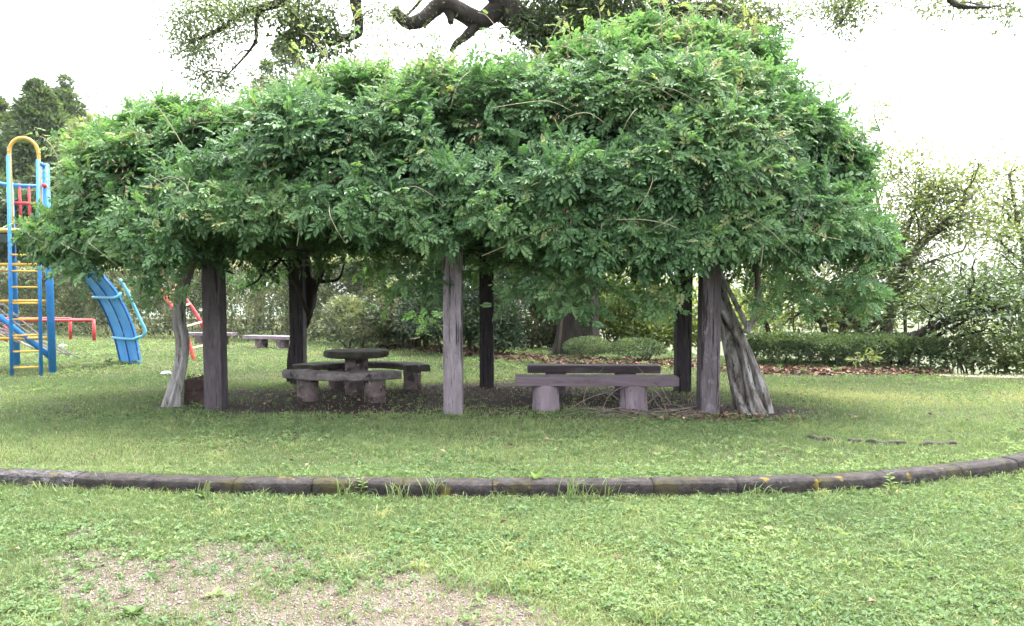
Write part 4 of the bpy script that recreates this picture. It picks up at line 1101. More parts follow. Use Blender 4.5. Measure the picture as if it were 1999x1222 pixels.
def build_red_ladder():
    f0 = G(381, 705); f1 = G(420, 696)
    root = empty('climbing_ladder', f0, 'leaning red climbing ladder with cream rungs behind the pale vine trunk', 'play ladder')
    t0, t1 = A(312, 566, f0[1] + .2), A(338, 554, f1[1] + .2)
    for (p, q, mt) in ((f0, t0, 'red_worn'), (f1, t1, 'red')):
        mb = MB(); tube(mb, spline([p - [0, 0, .05], p * .5 + q * .5 + [.10, 0, .10], q], 6), .05, 8); mb.build('rail', M[mt], root, smooth=True)
    for t in (.15, .42, .68, .92):
        mb = MB(); o = np.array([.10, 0, .10]) * math.sin(math.pi * t); bar(mb, f0 + (t0 - f0) * t + o, f1 + (t1 - f1) * t + o, .028); mb.build('rung', M['cream'], root, smooth=True)
    # one prop behind carries it
    q = (f0 + t0 * .9) / 1.9 + np.array([.1, .05, .1]); e = G(351, 692)
    mb = MB(); bar(mb, q, e - [0, 0, .05], .04); mb.build('prop', M['red_worn'], root, smooth=True)
build_red_ladder()

# ------------------------------------------------------------------ trees and shrubs
def limb(mb, pts, r0, r1, n=10, k=7, seed=0):
    c = spline(pts, k); m = len(c)
    tube(mb, c, np.linspace(r0, r1, m) * (1 + .14 * (vnoise(np.stack([np.linspace(0, m * .6, m), np.full(m, seed + .3)], -1)) - .5)), n, shape=lambda s, a: 1 + .07 * np.cos(3 * a + 4 * s) + .05 * np.cos(5 * a - 7 * s))
    return c

def grow(mb, p, d, L, r, lev, tips, up=.15, bend=.45, split=3, tw=.75):
    """random branching: adds tubes, collects leaf points"""
    pts = [np.array(p)]; d = nrm(np.array(d, float))
    for k in range(3):
        d = nrm(d + RNG.normal(0, bend * .5, 3) + np.array([0, 0, up * .3])); pts.append(pts[-1] + d * L / 3)
    c = spline(pts, 4); tube(mb, c, np.linspace(r, r * .6, len(c)), 6 if lev > 0 else 5)
    if lev == 0:
        tips += [c[-1], c[len(c) * 2 // 3], c[len(c) // 3]]; return
    for k in range(split):
        t = random.uniform(.45, 1) if k else 1
        q = c[min(len(c) - 1, int(t * (len(c) - 1)))]
        nd = nrm(d + RNG.normal(0, .7, 3) + np.array([0, 0, up]))
        grow(mb, q, nd, L * random.uniform(.55, .85), r * .58, lev - 1, tips, up, bend, split, tw)

def leaf_clumps(mb, tips, k, r, L, asp=.45, flat=.6, t0=.5, tv=.2, droop=.3):
    T = np.array(tips); n = len(T)
    c = np.repeat(T, k, 0); j = RNG.normal(0, 1, (n * k, 3)) * r * np.array([1, 1, flat])
    P = c + j
    D = nrm(j * 1.0 / max(r, 1e-6) + RNG.normal(0, .6, (n * k, 3)) - np.array([0, 0, droop]))
    N = nrm(np.array([0, 0, 1.]) + RNG.normal(0, .55, (n * k, 3)))
    ll = L * RNG.uniform(.6, 1.3, n * k)
    t = np.clip(np.repeat(RNG.normal(t0, tv, n), k) + RNG.normal(0, .12, n * k), 0, 1)
    leaves(mb, P, D, N, ll, ll * asp, t)

def build_big_tree():
    base = G(1125, 692); Yt = base[1]
    root = empty('big_tree', base, 'giant old tree behind the wisteria with a thick ivy clad trunk and crooked dark limbs', 'tree')
    mb = MB()
    def S(*pts): return [A(u, v, Y) for (u, v, Y) in pts]
    trunk = spline([np.append(A(u, v, Yt + .2), r) for (u, v, r) in ((1124, 712, .95), (1124, 690, .72), (1126, 640, .58), (1128, 580, .56), (1125, 450, .60), (1120, 300, .62), (1135, 150, .66), (1150, 60, .70), (1160, -60, .6), (1180, -220, .45), (1190, -380, .3))], 8)
    tube(mb, trunk[:, :3], trunk[:, 3], 26, shape=lambda s, a: 1 + .07 * np.cos(3 * a + 5 * s) + .06 * np.cos(5 * a - 4 * s) + .04 * np.cos(9 * a + 9 * s))
    tips, w = [], Yt
    # crooked limb on the left of the trunk
    limb(mb, S((1130, 90, w), (1060, 60, w - .4), (1000, 30, w - .8), (968, -20, w - 1)), .42, .34)
    limb(mb, S((985, 5, w - .9), (962, 25, w - 1), (935, 40, w - 1.1), (895, 20, w - 1.2), (868, 8, w - 1.3), (848, 18, w - 1.3), (826, 38, w - 1.4), (800, 46, w - 1.5), (778, 32, w - 1.5), (768, 18, w - 1.6)), .27, .13)
    limb(mb, S((870, 8, w - 1.3), (878, 28, w - 1.3), (880, 45, w - 1.4)), .17, .07); limb(mb, S((864, 10, w - 1.3), (860, -20, w - 1.3), (868, -60, w - 1.3)), .17, .13)
    limb(mb, S((938, 38, w - 1.1), (912, 68, w - 1.2), (892, 84, w - 1.3), (880, 100, w - 1.4)), .15, .05)
    for t in ((880, 95), (850, 105), (905, 70), (820, 95), (780, 85), (740, 95), (800, 75), (760, 70), (840, 85), (700, 90), (770, 15), (800, 30), (830, 20), (740, 20), (720, 75)):
        for _ in range(3): tips.append(A(t[0] + random.gauss(0, 16), t[1] + random.gauss(0, 9), w - 1.4 + random.gauss(0, .5)))
    # long thin limbs reaching far left
    LP = []
    LP.append(limb(mb, S((968, -20, w - 1), (850, -90, w - 2), (740, -60, w - 3), (697, -10, w - 3.2), (700, 40, w - 3.2), (697, 66, w - 3.2), (665, 76, w - 3.3), (640, 88, w - 3.4)), .20, .05))
    LP.append(limb(mb, S((850, -90, w - 2), (700, -110, w - 3), (600, -50, w - 3.6), (552, 0, w - 4), (515, 14, w - 4), (480, 22, w - 4), (440, 52, w - 4.1), (400, 70, w - 4.2), (372, 82, w - 4.2)), .15, .022))
    LP.append(limb(mb, S((512, 14, w - 4), (500, 40, w - 4), (500, 75, w - 4), (488, 98, w - 4), (462, 128, w - 4), (445, 145, w - 4)), .05, .015))
    LP.append(limb(mb, S((488, 98, w - 4), (470, 102, w - 4), (455, 122, w - 4)), .02, .01)); LP.append(limb(mb, S((440, 52, w - 4.1), (420, 25, w - 4.1), (400, 5, w - 4.1)), .03, .012))
    def cluster(u, v, n, su, sv, Y, LPs, sy=.5):
        c = A(u, v, Y); P = np.concatenate(LPs); q = P[np.argmin(np.linalg.norm(P - c, axis=1))]
        tube(mb, spline([q, (q + c) / 2 + RNG.normal(0, .06, 3), c], 4), np.linspace(.022, .012, 9), 5)
        for k in range(n):
            t = A(u + random.gauss(0, su), v + random.gauss(0, sv), Y + random.gauss(0, sy)); tips.append(t)
            if k % 2 == 0: tube(mb, spline([c, (c + t) / 2 + RNG.normal(0, .05, 3), t], 3), np.linspace(.010, .004, 7), 4)
    for (u, v, n, su, sv) in ((400, 20, 34, 36, 18), (365, 45, 14, 16, 16), (370, 78, 20, 18, 14), (460, 50, 16, 25, 14), (390, 95, 12, 14, 10), (430, 150, 18, 22, 12), (395, 145, 11, 14, 8), (520, 15, 14, 25, 10), (480, 0, 12, 20, 10), (450, 18, 14, 24, 14), (570, 20, 12, 18, 14), (640, 12, 12, 22, 10), (720, 20, 9, 20, 10)):
        cluster(u, v, n, su, sv, w - 4, LP)
    # right side limbs, hanging leaf ends against the sky
    LR = [limb(mb, S((1150, 80, w), (1300, 30, w - .6), (1420, 20, w - 1), (1500, 60, w - 1.2)), .30, .08)]
    LR.append(limb(mb, S((1170, -60, w), (1350, -120, w - 1.5), (1550, -90, w - 3), (1660, -30, w - 4), (1655, 20, w - 4.2), (1640, 45, w - 4.2)), .20, .02))
    LR.append(limb(mb, S((1350, -120, w - 1.5), (1650, -160, w - 4), (1820, -70, w - 5.5), (1860, 5, w - 6), (1930, 15, w - 6)), .16, .02))
    for (u, v, n, su, sv) in ((1645, 15, 16, 24, 16), (1640, 45, 9, 12, 8), (1660, 0, 9, 26, 10), (1890, 5, 16, 45, 9), (1960, 18, 9, 14, 12), (1820, -8, 8, 20, 8), (1500, 20, 16, 35, 18), (1440, 30, 14, 40, 14), (1530, 50, 6, 15, 10)):
        cluster(u, v, n + n // 3, su, sv, w - 2 - 3.0 * (u > 1600), LR)
    # crown above the picture
    for _ in range(230):
        a = random.uniform(0, 6.28); r = 9 * math.sqrt(random.random()); tips.append(np.array([base[0] + math.cos(a) * r, Yt + math.sin(a) * r * .6, 13.2 + 4.5 * (1 - (r / 9) ** 2) * random.random() + random.random()]))
    for (u, v) in ((1180, -220), (1185, -300), (1160, -120)):
        for k in range(4):
            p = A(u, v, w); grow(mb, p, (math.cos(k * 1.6 + u), math.sin(k * 1.6 + u), .6), 4.5, .2, 2, [], .2)
    tag(mb.build('trunk', M['bark'], root, smooth=True))
    cr = MB(); leaf_clumps(cr, tips, 52, .23, .09, .42, .75, .45, .2, .5)
    cr.build('crown', M['camphor'], root)
    iv = MB(); it = []
    m = len(trunk)
    for _ in range(1100):
        k = random.randint(m // 3 + 2, m - 12); a = random.uniform(0, 6.28); c = trunk[k]; it.append(c[:3] + np.array([math.cos(a), math.sin(a), 0]) * c[3] * random.uniform(1, 1.35) * (1.6 if c[2] > 7.5 else .95) + np.array([0, 0, random.uniform(-.3, .3)]))
    for (u, v, n, su, sv) in ((600, 50, 60, 26, 18), (625, 85, 26, 20, 9), (575, 35, 20, 16, 12), (655, 78, 10, 16, 7)):
        for _ in range(n): it.append(A(u + random.gauss(0, su), v + random.gauss(0, sv), w - 3.6 + random.gauss(0, .3)))
    for (u, v, n, su, sv) in ((1040, 40, 120, 30, 36), (1120, 20, 90, 40, 30), (1220, 30, 160, 60, 30), (1330, 25, 120, 50, 26), (1430, 35, 60, 36, 22), (1500, 50, 24, 22, 18)):
        for _ in range(n): it.append(A(u + random.gauss(0, su), v + random.gauss(0, sv), w - .8 + random.gauss(0, .4)))
    leaf_clumps(iv, it, 22, .17, .12, .55, 1, .4, .22, .5)
    iv.build('ivy', M['ivy'], root)
    vn = MB()
    for pts in ([(1110, 560), (1112, 590), (1130, 615), (1160, 630)], [(1160, 575), (1150, 595), (1135, 620)], [(1100, 600), (1095, 640), (1090, 690)], [(1118, 560), (1105, 600), (1098, 620)]):
        c = spline([A(u, v, Yt - .55) for u, v in pts], 6); tube(vn, c, .035, 6)
    vn.build('creeper_stems', M['bark_mid'], root, smooth=True)
build_big_tree()

def shrub_mass(mb, c, rad, n, L, asp, t0, tv=.22, lump=.25, sd=1, zmin=.0, droop=.1, inner=.45):
    """leafy ellipsoid: leaves spread through a lumpy shell, not a smooth ball"""
    d = rand_dirs(n); d[:, 2] = np.abs(d[:, 2]) * np.where(RNG.random(n) < .8, 1, -.4)
    rr = 1 - inner * RNG.random(n) ** 2
    f = 1 + lump * 2 * (fbm(d * np.array(rad) + np.array(c), 1.4, sd) - .5) + lump * (fbm(d * np.array(rad) + np.array(c), 4, sd + 5) - .5)
    P = np.array(c) + d * np.array(rad) * (rr * f)[:, None]
    P[:, 2] = np.maximum(P[:, 2], c[2] - rad[2] * .35 + zmin)
    D = nrm(d * .7 + RNG.normal(0, .6, (n, 3)) + np.array([0, 0, .25 - droop])); N = nrm(np.array([0, 0, .8]) + d * .5 + RNG.normal(0, .45, (n, 3)))
    ll = L * RNG.uniform(.6, 1.3, n)
    t = np.clip(t0 + (fbm(P, 1.8, sd + 9) - .5) * 1.3 + RNG.normal(0, tv * .6, n), 0, 1)
    leaves(mb, P, D, N, ll, ll * asp, t)

def build_hedges():
    # tall clipped hedge along the back of the lawn
    line = np.array([(-30, 37.5), (-24, 35.5), (-18, 33.0), (-12, 30.2), (-7.5, 27.8), (-4.2, 25.6), (-2.0, 24.2), (.6, 23.6), (1.9, 23.4)])
    c = spline(line, 30); m = len(c)
    root = empty('tall_hedge', (-12, 30.2, 0), 'long tall grey green hedge closing off the back of the playground', 'hedge')
    mb = MB()
    n = 125000
    k = RNG.integers(0, m - 1, n); t = RNG.random(n)
    p = c[k] * (1 - t)[:, None] + c[k + 1] * t[:, None]
    tg = nrm(c[k + 1] - c[k]); nn = np.stack([tg[:, 1], -tg[:, 0]], -1)     # towards the viewer
    s = RNG.random(n)
    face = s < .72
    z = np.where(face, RNG.random(n) ** .9 * 2.9, 2.75 + RNG.normal(0, .13, n))
    q = np.stack([p[:, 0], p[:, 1], z], -1)
    bulge = (fbm(q, .9, 71) - .5) * 1.1 + (fbm(q, 2.2, 72) - .5) * .9
    off = np.where(face, .75 + bulge - .55 * RNG.random(n) ** 2 - .18 * np.clip(z - 2.3, 0, 1), RNG.uniform(-.8, .8, n))
    z = z + np.where(face, 0, (fbm(q, 1.0, 73) - .5) * .6)
    P = np.stack([p[:, 0] + nn[:, 0] * off, p[:, 1] + nn[:, 1] * off, z + .05], -1)
    N3 = np.stack([nn[:, 0], nn[:, 1], np.zeros(n)], -1)
    D = nrm(N3 * .5 * face[:, None] + RNG.normal(0, .55, (n, 3)) + np.array([0, 0, .45])); N = nrm(np.array([0, 0, .7]) + N3 * .6 + RNG.normal(0, .5, (n, 3)))
    L = RNG.uniform(.08, .19, n); tt = np.clip(.50 + (fbm(P, .8, 75) - .5) * 1.2 + (fbm(P, 3, 76) - .5) * .8 + RNG.normal(0, .2, n) + .2 * (z > 2.7), 0, 1)  # leaves along the top tinted paler to paint the lit hedge top
    leaves(mb, P, D, N, L, L * .38, tt)
    mb.build('leaves', M['hedge'], root)
    st = MB()
    for x in np.linspace(0, m - 2, 60):
        q = c[int(x)]; b = np.array([q[0] + random.uniform(-.3, .3), q[1] + random.uniform(-.3, .3), -.05]); tube(st, spline([b, b + [random.uniform(-.2, .2), -.1, 1.2], b + [random.uniform(-.5, .5), 0, 2.5]], 4), np.linspace(.05, .015, 9), 6)
    st.build('stems', M['bark_mid'], root, smooth=True)
    # free-standing shrubs nearer
    def shrub(name, label, cat, mat, blobs, L, asp, t0, stems=5, group=None, **kw):
        c0 = np.array(blobs[0][0], float); c0[2] = float(gz(c0[0], c0[1]))
        r = empty(name, c0, label, cat, group); mb = MB()
        for i, (c, rad, n) in enumerate(blobs): shrub_mass(mb, c, rad, n, L, asp, t0, sd=i * 7 + len(label), **kw)
        mb.build('foliage', M[mat], r)
        if stems:
            s = MB()
            for _ in range(stems):
                b = np.array(blobs[random.randrange(len(blobs))][0], float); rad = blobs[0][1]; b[2] = float(gz(b[0], b[1])) - .05
                e = b + np.array([random.uniform(-.7, .7) * rad[0], random.uniform(-.4, .4) * rad[1], rad[2] * random.uniform(.9, 1.5)])
                tube(s, spline([b, (b + e) / 2 + RNG.normal(0, .08, 3), e], 4), np.linspace(.035, .01, 9), 6)
            s.build('stems', M['bark_mid'], r, smooth=True)
    p = G(700, 682); shrub('oleander_bush', 'blue green narrow leaved bush behind the round table', 'bush', 'hedge', [((p[0], p[1] + .6, .5), (1.1, .8, .75), 4200), ((p[0] - .5, p[1] + .9, 1.0), (.6, .6, .6), 1700), ((p[0] + .5, p[1] + 1.0, 1.25), (.55, .5, .6), 1700), ((p[0] + 1.4, p[1] + .4, .4), (.8, .6, .5), 2400), ((p[0] + 1.9, p[1] + .7, .9), (.6, .5, .6), 1500)], .19, .2, .45, 9, lump=.45)
    p = G(978, 700); shrub('dark_bush', 'dark glossy bush left of the giant trunk', 'bush', 'darkshrub', [((p[0] - .7, p[1] + 1.2, 1.0), (1.2, 1.0, 1.3), 8500), ((p[0] - 1.7, p[1] + 1.9, 1.0), (1.3, .9, 1.6), 6500), ((p[0] - .1, p[1] + .9, .45), (.7, .6, .5), 3000), ((p[0] - .9, p[1] + 2.2, 2.2), (1.1, .8, 1.0), 4500)], .13, .35, .5, 8, lump=.4)
    p = G(890, 690); shrub('mixed_bush', 'yellowish green bush between the middle front and middle back posts', 'bush', 'hedge', [((p[0], p[1] + 1.2, 1.0), (1.5, .9, 1.2), 7000), ((p[0] - 1.5, p[1] + 1.9, 1.0), (1.2, .9, 1.3), 5500)], .14, .35, .5, 8)
    p = G(1230, 690); shrub('backlit_bush', 'sunlit yellow green bush right of the giant trunk', 'bush', 'bush', [((p[0], p[1] + 2.2, 1.3), (1.3, 1.0, 1.3), 4200), ((p[0] + 1.2, p[1] + 2.4, 1.0), (1.0, .9, 1.2), 2600), ((p[0] - .4, p[1] + 1.8, .7), (.9, .7, .8), 2200)], .15, .5, .62, 9, inner=.8)
    p = G(1410, 690); shrub('pale_bush', 'pale thin bush seen between the right front and right back posts', 'bush', 'bush', [((p[0], p[1] + 2.6, .9), (1.5, 1.0, 1.3), 2600), ((p[0] + 1.6, p[1] + 3.0, .7), (1.2, 1.0, 1.2), 1900), ((p[0] - 1.7, p[1] + 1.6, .35), (1.3, .7, .75), 2600), ((p[0] - .5, p[1] + 1.9, .3), (1.0, .7, .7), 1800)], .15, .5, .7, 7, inner=.8)
    gA = 'clipped low azalea hedges'
    p = G(1150, 706); shrub('clipped_azalea', 'small clipped rounded azalea nearer the giant trunk', 'low hedge', 'azalea', [((p[0], p[1] + .5, .27), (.62, .5, .30), 4200)], .05, .5, .5, 4, gA, lump=.12)
    p = G(1252, 711); shrub('clipped_azalea', 'darker clipped rounded azalea nearer the right back post', 'low hedge', 'azalea', [((p[0], p[1] + .5, .28), (.72, .55, .32), 4800)], .05, .5, .42, 4, gA, lump=.12)
    # long clipped hedge
    r = empty('low_hedge', G(1650, 720), 'long clipped low hedge on the bank right of the twisted trunk', 'low hedge', gA)
    mb = MB(); n = 42000
    x0, x1 = (1462 - CU) / F * 16.6, (1852 - CU) / F * 15.9
    f = RNG.random(n); x = x0 + (x1 - x0) * f; yc = 16.75 - .5 * f
    a = RNG.uniform(-.15, np.pi + .15, n)
    taper = np.clip(np.minimum(f, 1 - f) / .06, 0, 1) ** .5
    rr = 1 - .35 * RNG.random(n) ** 2
    cs, sn = np.sign(np.cos(a)) * np.abs(np.cos(a)) ** .5, np.sign(np.sin(a)) * np.abs(np.sin(a)) ** .45
    q = np.stack([x, yc - cs, sn], -1); lu = 1 + .24 * (fbm(q, 1.8, 81) - .5) + .16 * (fbm(q, 5, 82) - .5)
    P = np.stack([x, yc - .78 * cs * rr * lu * taper, .16 + .56 * sn * rr * lu * (.75 + .25 * taper)], -1); P[:, 2] = np.maximum(P[:, 2], .05)
    Nn = np.stack([np.zeros(n), -np.cos(a), np.sin(a)], -1)
    D = nrm(Nn * .5 + RNG.normal(0, .6, (n, 3))); N = nrm(np.array([0, 0, .7]) + Nn * .5 + RNG.normal(0, .45, (n, 3))); L = RNG.uniform(.045, .085, n)
    leaves(mb, P, D, N, L, L * .5, np.clip(.52 + (fbm(P, 2.2, 83) - .5) * .9 + RNG.normal(0, .14, n), 0, 1))
    mb.build('foliage', M['azalea'], r)
    s = MB()
    for fx in np.linspace(.04, .96, 14):
        b = np.array([x0 + (x1 - x0) * fx, 16.7 - .5 * fx, -.05]); tube(s, spline([b, b + [random.uniform(-.1, .1), -.1, .3], b + [random.uniform(-.25, .25), random.uniform(-.4, .4), .6]], 4), np.linspace(.025, .008, 9), 5)
    s.build('stems', M['bark_mid'], r, smooth=True)
    # pale weed before it
    for (u, v, lb) in ((1690, 725, 'pale leafy sapling in front of the long low hedge'), (1655, 712, 'small yellowish sapling against the long low hedge')):
        p = G(u, v); rr_ = empty('sapling', p, lb, 'sapling'); mb = MB(); tips = []
        s = MB()
        for k in range(6):
            a = k * 1.05; e = p + np.array([math.cos(a) * .25, math.sin(a) * .2, random.uniform(.2, .45)]); c = spline([p, (p + e) / 2 + [0, 0, .08], e], 4); tube(s, c, .006, 5); tips += list(c[4:])
        leaf_clumps(mb, tips, 3, .05, .13, .35, .8, .8, .1); mb.build('foliage', M['bush'], rr_); s.build('stems', M['bark_mid'], rr_, smooth=True)
build_hedges()

def build_right_trees():
    """thin trees on the edge of the drop"""
    g = 'slender trees on the edge of the slope'
    def tree(label, limbs, Y, clumps, k=26, L=.14, rad=.28, t0=.5, mat='lighttree', extra=2, bark='bark_mid'):
        b = A(*limbs[0][0][0], Y); gzb = float(gz(b[0], b[1])); 
        root = empty('slender_tree', (b[0], b[1], gzb), label, 'tree', g)
        mb, tips, LPs = MB(), [], []
        for i, (pts, r0, r1) in enumerate(limbs):
            q = [A(u, v, Y + (random.uniform(-.25, .25) if j else 0)) for j, (u, v) in enumerate(pts)]
            if i == 0: q = [np.array([q[0][0] - (q[1][0] - q[0][0]) * .3, Y, gzb - .2])] + q
            c = limb(mb, q, r0, r1, 8, 6, i)
            for _ in range(extra + len(c) // 6):
                j = random.randint(len(c) // 3, len(c) - 1)
                grow(mb, c[j], nrm(RNG.normal(size=3) * np.array([1, .6, .5]) + np.array([0, 0, .5])), random.uniform(.5, 1.1), r1 * .55, 1, tips, .1)
            LPs.append(c)
        P_ = np.concatenate(LPs)
        for (u, v, su, sv, n) in clumps:
            cc = A(u, v, Y); q = P_[np.argmin(np.linalg.norm(P_ - cc, axis=1))]
            tube(mb, spline([q, (q + cc) / 2 + RNG.normal(0, .1, 3), cc], 4), np.linspace(.022, .012, 9), 5)
            for k_ in range(n):
                t = A(u + random.gauss(0, su), v + random.gauss(0, sv), Y + random.gauss(0, .6)); tips.append(t)
                if k_ % 2 == 0: tube(mb, spline([cc, (cc + t) / 2 + RNG.normal(0, .07, 3), t], 3), np.linspace(.011, .005, 7), 4)
        mb.build('trunk', M[bark], root, smooth=True)
        cr = MB(); leaf_clumps(cr, tips, k, rad * 1.1, L * 1.0, .5, .4, t0, .2, .1); cr.build('crown', M[mat], root)
    tree('forked slender tree rising behind the long low hedge', [([(1728, 660), (1736, 620), (1745, 575), (1752, 550)], .17, .13), ([(1752, 552), (1775, 505), (1805, 468), (1850, 430), (1880, 398), (1905, 372)], .13, .05), ([(1750, 555), (1760, 520), (1762, 480), (1775, 440), (1790, 400)], .09, .035), ([(1738, 610), (1715, 580), (1690, 555)], .055, .025), ([(1752, 552), (1790, 525), (1830, 505), (1880, 490)], .05, .02)],
         18.6, [(1800, 300, 20, 14, 9), (1830, 330, 22, 12, 8), (1800, 390, 40, 24, 30), (1870, 370, 36, 22, 24), (1850, 440, 40, 20, 16), (1780, 470, 25, 20, 10), (1840, 510, 34, 16, 9), (1830, 365, 44, 18, 22), (1790, 430, 34, 16, 14), (1880, 420, 40, 18, 16), (1760, 380, 22, 20, 10), (1900, 460, 34, 14, 12), (1815, 545, 30, 16, 10), (1700, 580, 18, 14, 9), (1770, 590, 30, 16, 10), (1800, 340, 36, 22, 14), (1765, 440, 26, 26, 22), (1758, 330, 20, 24, 14), (1750, 500, 22, 24, 14)], 19, .12)
    tree('slender tree with a trunk leaning towards the pergola', [([(1608, 640), (1590, 615), (1565, 585), (1545, 562)], .095, .07), ([(1545, 562), (1520, 530), (1505, 500)], .07, .03), ([(1560, 580), (1600, 560), (1640, 555)], .05, .02)],
         18.2, [(1520, 540, 24, 20, 12), (1570, 560, 28, 20, 12), (1620, 560, 24, 16, 10), (1540, 600, 24, 14, 9)], 18, .13, t0=.65)
    tree('slender tree with two dark crossing stems beside the braided trunk', [([(1500, 650), (1490, 620), (1478, 585), (1470, 540)], .07, .04), ([(1492, 625), (1500, 590), (1510, 540)], .05, .025)], 18.5, [(1490, 590, 18, 26, 12), (1510, 620, 20, 14, 7), (1470, 620, 15, 20, 6)], 16, .13, t0=.75, mat='bush')
    tree('dark slender tree half hidden behind the hanging right end of the wisteria', [([(1642, 660), (1650, 625), (1655, 600), (1640, 560)], .10, .07), ([(1655, 600), (1675, 565), (1690, 520)], .06, .03), ([(1650, 590), (1625, 565), (1600, 545)], .055, .03)],
         17.8, [(1660, 560, 30, 28, 26), (1640, 610, 30, 16, 14), (1690, 610, 22, 20, 12), (1700, 500, 20, 30, 12)], 22, .13, t0=.3, mat='camphor')
    tree('low tree with a long dark branch slanting out to the right edge', [([(1772, 668), (1800, 650), (1840, 630), (1885, 615), (1935, 605), (1985, 592), (2060, 575)], .12, .075), ([(1860, 622), (1890, 602), (1920, 590), (1940, 580)], .045, .02), ([(1830, 655), (1860, 640), (1895, 620)], .045, .02), ([(1840, 668), (1880, 655), (1920, 645)], .04, .02)],
         15.9, [(1960, 560, 36, 22, 44), (1985, 610, 24, 22, 26), (1910, 555, 34, 14, 12), (1860, 585, 34, 12, 6), (1940, 650, 40, 12, 6), (2040, 560, 40, 40, 40), (1890, 640, 40, 12, 4)], 19, .11, .3, .4, 'azalea', bark='bark')
    tree('tall hazy slender tree at the right edge with layered thin leaves', [([(2030, 680), (2020, 600), (2000, 500), (1985, 420), (1970, 340)], .11, .04), ([(2005, 520), (1960, 480), (1930, 460)], .05, .02), ([(1990, 440), (1950, 400), (1920, 385)], .045, .02), ([(1985, 420), (2030, 370), (2060, 330)], .045, .02)],
         21.5, [(1900, 325, 26, 12, 9), (1975, 340, 20, 22, 12), (1950, 400, 40, 16, 16), (1930, 450, 34, 14, 14), (1960, 490, 30, 14, 9), (1985, 430, 20, 20, 10), (1940, 430, 46, 40, 20), (1900, 500, 50, 24, 10), (1970, 520, 30, 20, 14), (1920, 350, 40, 12, 14), (1990, 300, 12, 10, 4), (2060, 380, 40, 60, 30)], 13, .14, .3, .6)
    tree('thin shrubby sapling tree right of the wisteria dome with small sprigs against the sky', [([(1765, 600), (1735, 500), (1715, 400), (1700, 320), (1718, 255)], .05, .015), ([(1715, 390), (1735, 330), (1745, 290)], .02, .01), ([(1700, 320), (1670, 270), (1640, 230)], .015, .006)],
         19.0, [(1722, 205, 10, 10, 5), (1715, 250, 12, 10, 4), (1725, 300, 14, 14, 5), (1640, 140, 10, 8, 2)], 9, .11, .14, .55, extra=1)
    # shrubs below the edge at the right
    def shr(label, u, v, Y, rad, n, t0, mat='bush'):
        c = A(u, v, Y); r = empty('slope_shrub', (c[0], c[1], float(gz(c[0], c[1]))), label, 'shrub', 'shrubs along the slope edge'); mb = MB()
        shrub_mass(mb, c, rad, int(n * .55), .12, .55, t0, sd=u, lump=.35, inner=.95); mb.build('foliage', M[mat], r)
        s = MB(); z0 = float(gz(c[0], c[1]))
        for _ in range(6):
            b = np.array([c[0] + random.uniform(-.4, .4) * rad[0], c[1], z0 - .1]); e = c + np.array([random.uniform(-1, 1) * rad[0], random.uniform(-.5, .5) * rad[1], rad[2] * random.uniform(0, .9)]); tube(s, spline([b, (b + e) / 2 + RNG.normal(0, .1, 3), e], 4), np.linspace(.03, .008, 9), 5)
        s.build('stems', M['bark_mid'], r, smooth=True)
    shr('dark shrub at the end of the long low hedge', 1880, 700, 15.6, (.55, .5, .5), 1500, .35, 'camphor')
    shr('bright leafy shrub at the right edge above the path end', 1965, 712, 15.4, (.75, .6, .55), 1700, .6)
    shr('yellow green shrub under the slanting dark branch', 1900, 662, 19, (1.1, .7, .6), 1300, .7)
    shr('yellow green shrub behind the middle of the long low hedge', 1660, 640, 19.8, (1.6, .8, .8), 2000, .7)
    shr('yellow green shrub behind the start of the long low hedge', 1540, 625, 20.2, (1.5, .8, .9), 1700, .72)
    shr('pale shrub between the forked tree and the slanting branch', 1790, 610, 20.5, (1.2, .8, .9), 1300, .75)
    shr('leafy dark shrub beyond the right edge of the lawn', 2030, 690, 14.8, (.8, .6, .8), 1900, .45, 'camphor')
build_right_trees()

